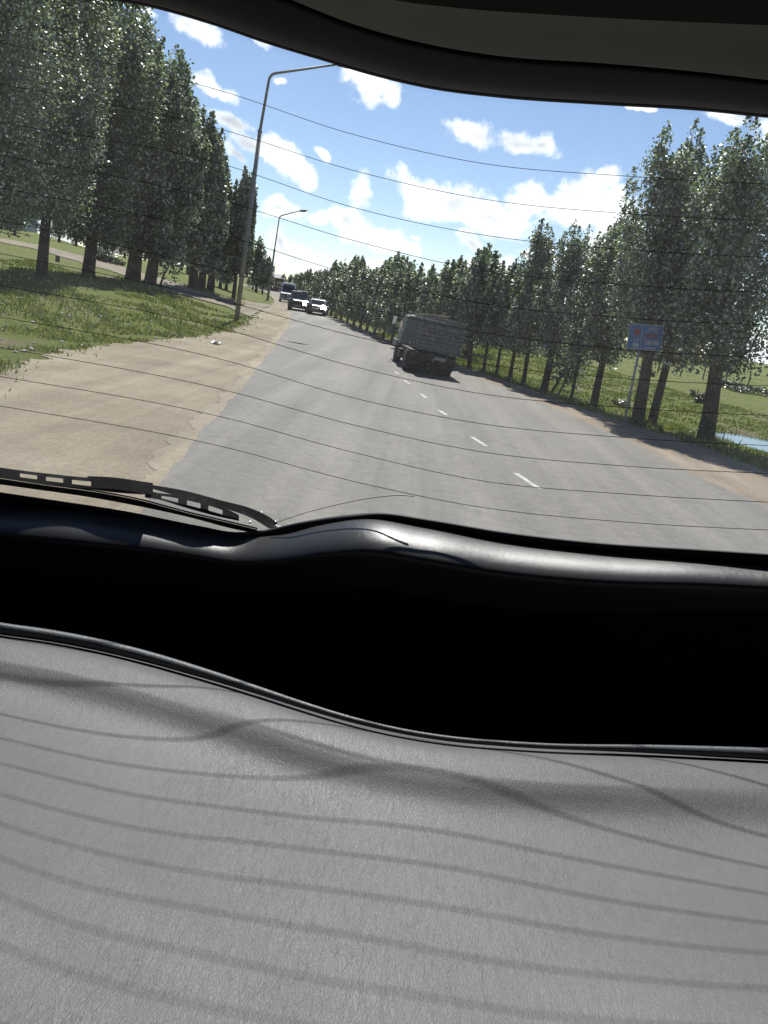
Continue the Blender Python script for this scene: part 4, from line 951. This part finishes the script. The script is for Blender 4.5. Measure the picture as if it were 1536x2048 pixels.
# wiper, outside of the glass
M_wip = mat('painted_wiper_steel', (.018, .020, .024), .32, spec=.6); M_wip2 = mat('pale_wiper_and_highlight', (.10, .12, .15), .4)  # second colour paints the pale edge highlights; hinge and blade line share it
wip = MB().tube([glass_pt(545, 1052, -.022), glass_pt(565, 1062, -.016), glass_pt(590, 1075, -.012)], .006, 8).build('wiper', M_wip, vroot)
def line(pl): return crv(pl)
bt = line([(-260,886),(0,935),(94,947),(177,955),(219,956),(306,968)]); bb = line([(-260,908),(0,953),(94,967),(177,978),(240,986),(306,990)])
def perforated(f, g, x0, x1, slots, o1, o2, name):
    X = np.linspace(x0, x1, 40); up = .34; lo = .72
    strip(name, [(x, float(f(x))) for x in X], [(x, float(f(x)*(1-up)+g(x)*up)) for x in X], o1, o2, M_wip, wip)
    strip(name, [(x, float(f(x)*(1-lo)+g(x)*lo)) for x in X], [(x, float(g(x))) for x in X], o1, o2, M_wip, wip)
    e = [x0]+[v for s in slots for v in s]+[x1]
    for a, b in zip(e[::2], e[1::2]):
        xx = np.linspace(a, b, 6)
        strip(name, [(x, float(f(x)*(1-up)+g(x)*up)-.2) for x in xx], [(x, float(f(x)*(1-lo)+g(x)*lo)+.2) for x in xx], o1+.0002, o2-.0002, M_wip, wip)
perforated(bt, bb, -250, 306, [(-160,-122),(-100,-64),(-8,-6) if False else (-40,-8),(40,74),(92,126),(144,182)], -.024, -.021, 'wiper_bridge')
bt2 = line([(285,978),(307,984),(363,991),(436,1009),(478,1030)]); bb2 = line([(285,994),(320,1000),(363,1013),(436,1033),(478,1042)])
perforated(bt2, bb2, 290, 478, [(323,356),(374,401),(417,445)], -.019, -.0165, 'wiper_bridge')
fa = line([(300,969),(363,980),(436,999),(524,1026),(545,1038),(560,1052)]); ga = line([(300,974),(357,990),(461,1018),(515,1040),(540,1056),(560,1064)])
X = np.linspace(300, 560, 30); strip('wiper_arm', [(x, float(fa(x))) for x in X], [(x, float(ga(x))) for x in X], -.034, -.027, M_wip, wip)
fe = line([(170,953),(219,955),(306,967)]); X = np.linspace(175, 306, 12); strip('wiper_hinge', [(x, float(fe(x))-1) for x in X], [(x, float(fe(x))+9) for x in X], -.033, -.026, M_wip2, wip)
ra = line([(-260,912),(0,954),(94,968),(177,979),(280,998),(370,1022),(476,1047),(517,1057)]); rb_ = line([(-260,930),(0,969),(94,982),(177,994),(280,1013),(384,1036),(463,1057),(517,1068)])
X = np.linspace(-255, 515, 60); bl = strip('wiper_blade', [(x, float(ra(x))+3) for x in X], [(x, float(rb_(x))) for x in X], -.034, -.004, M_rub, wip)
strip('wiper_blade', [(x, float(ra(x))-1) for x in X], [(x, float(ra(x))+2.2) for x in X], -.017, -.010, M_wip2, wip)
strip('wiper_highlight', [(x, float(bt(x))) for x in np.linspace(-250,300,30)], [(x, float(bt(x))+2.2) for x in np.linspace(-250,300,30)], -.0255, -.024, M_wip2, wip)  # thin pale strip, a painted highlight on the bridge's top edge
strip('wiper_highlight', [(x, float(ga(x))-1) for x in np.linspace(305,540,20)], [(x, float(ga(x))+2.5) for x in np.linspace(305,540,20)], -.028, -.0265, M_wip2, wip)  # the same painted highlight along the arm
for q in ((523,1026),(500,1045),(551,1044)):
    c_ = glass_pt(*q, -.036); mb = MB(); mb.tube([Vector(c_)+Vector((0, .004, 0)), Vector(c_), Vector(c_)+Vector((0, -.002, 0))], [.0022, .0022, .0012], 8); mb.build('rivet', M_chrome, wip, True)

# ------------------------------------------------------------------ seat back folded flat under the camera
M_seat = mat_leather('grey_seat_leather', (.094, .0895, .091), .50, 1.0, .00036, .00024)
M_seat.node_tree.nodes['Principled BSDF'].inputs['Specular IOR Level'].default_value = .30
M_pipe = mat_leather('seat_piping_leather', (.06, .065, .072), .42, 2.0, .0003)
c_s = crv([(-340,1180),(-150,1215),(0,1246),(100,1260),(200,1279),(300,1304),(400,1334),(500,1367),(600,1401),(700,1432),(800,1456),(900,1472),(1000,1481),(1100,1487),(1300,1490),(1536,1497),(1860,1512)])
sroot = empty('rear_seat', (0, 0, CAMZ), 'grey leather rear seat with dark piping filling the lower foreground', 'seat')
def onz(px, py, z):
    d = rd(px, py); return d*(z/d[2])
# profile below the edge: (image distance, height)
off_l = crv([(-340,20),(0,22),(300,22),(600,14),(900,10),(1100,10),(1300,16),(1536,22),(1860,26)])
band = crv([(-340,.7),(0,.8),(500,1.0),(900,1.0),(1536,1.05),(1860,1.1)])
prof = [(-6,-.470),(0,-.445),(4,-.435),(14,-.4315),(34,-.4312),(46,-.4326),(64,-.4354),(84,-.4402),(104,-.4456),(124,-.4504),(146,-.4542),(172,-.4570),(202,-.4588),(240,-.4598),(286,-.4604),(340,-.4608),(430,-.4612),(540,-.4618),(680,-.4628),(840,-.464),(1000,-.4655),(1150,-.47),(1250,-.52)]
XS2 = np.linspace(-340, 1860, 260)
rows = []
# densify profile
pd = np.array([p[0] for p in prof], float); pz = np.array([p[1] for p in prof])
dd = np.concatenate([pd[:4], np.linspace(14, 260, 50)[1:], np.linspace(260, 1250, 45)[1:]])
pf = crv(list(zip(pd, pz)))
for dv in dd:
    r = []
    for x in XS2:
        k = float(band(x)); y = float(c_s(x)+off_l(x))+(dv*k if dv < 300 else dv+300*(k-1))
        z = float(pf(dv)) + .030*((x-820)/760)**2*float(sm((dv-20)/560.0)) + .0006*math.sin(x*.006+dv*.012)*(dv > 60) + .0003*math.sin(x*.013-dv*.02+1)*(dv > 30)
        r.append(onz(x, y, z))
    rows.append(r)
loft('backrest_cover', rows, M_seat, sroot)
# body of the backrest below the cover
A = np.array(rows[0]); A2 = A.copy(); A2[:, 1] += .004; A2[:, 2] = -.62; A3 = A2.copy(); A3[:, 1] = .12; 
Bq = np.array(rows[-1]); B2 = Bq.copy(); B2[:, 2] = -.62
loft('backrest_side', [A, A2, A3, B2, Bq], M_pipe, sroot, smooth=False)
mb = MB(); pts = []; rad = []
for x in np.linspace(-340, 1860, 110):
    h = max(float(off_l(x)), 11)*.5; p = onz(x, float(c_s(x))+h, -.428); pts.append(p); rad.append(h*np.linalg.norm(p)/FPX*.98)
mb.tube(pts, rad, 14); mb.build('piping', M_pipe, sroot, True)
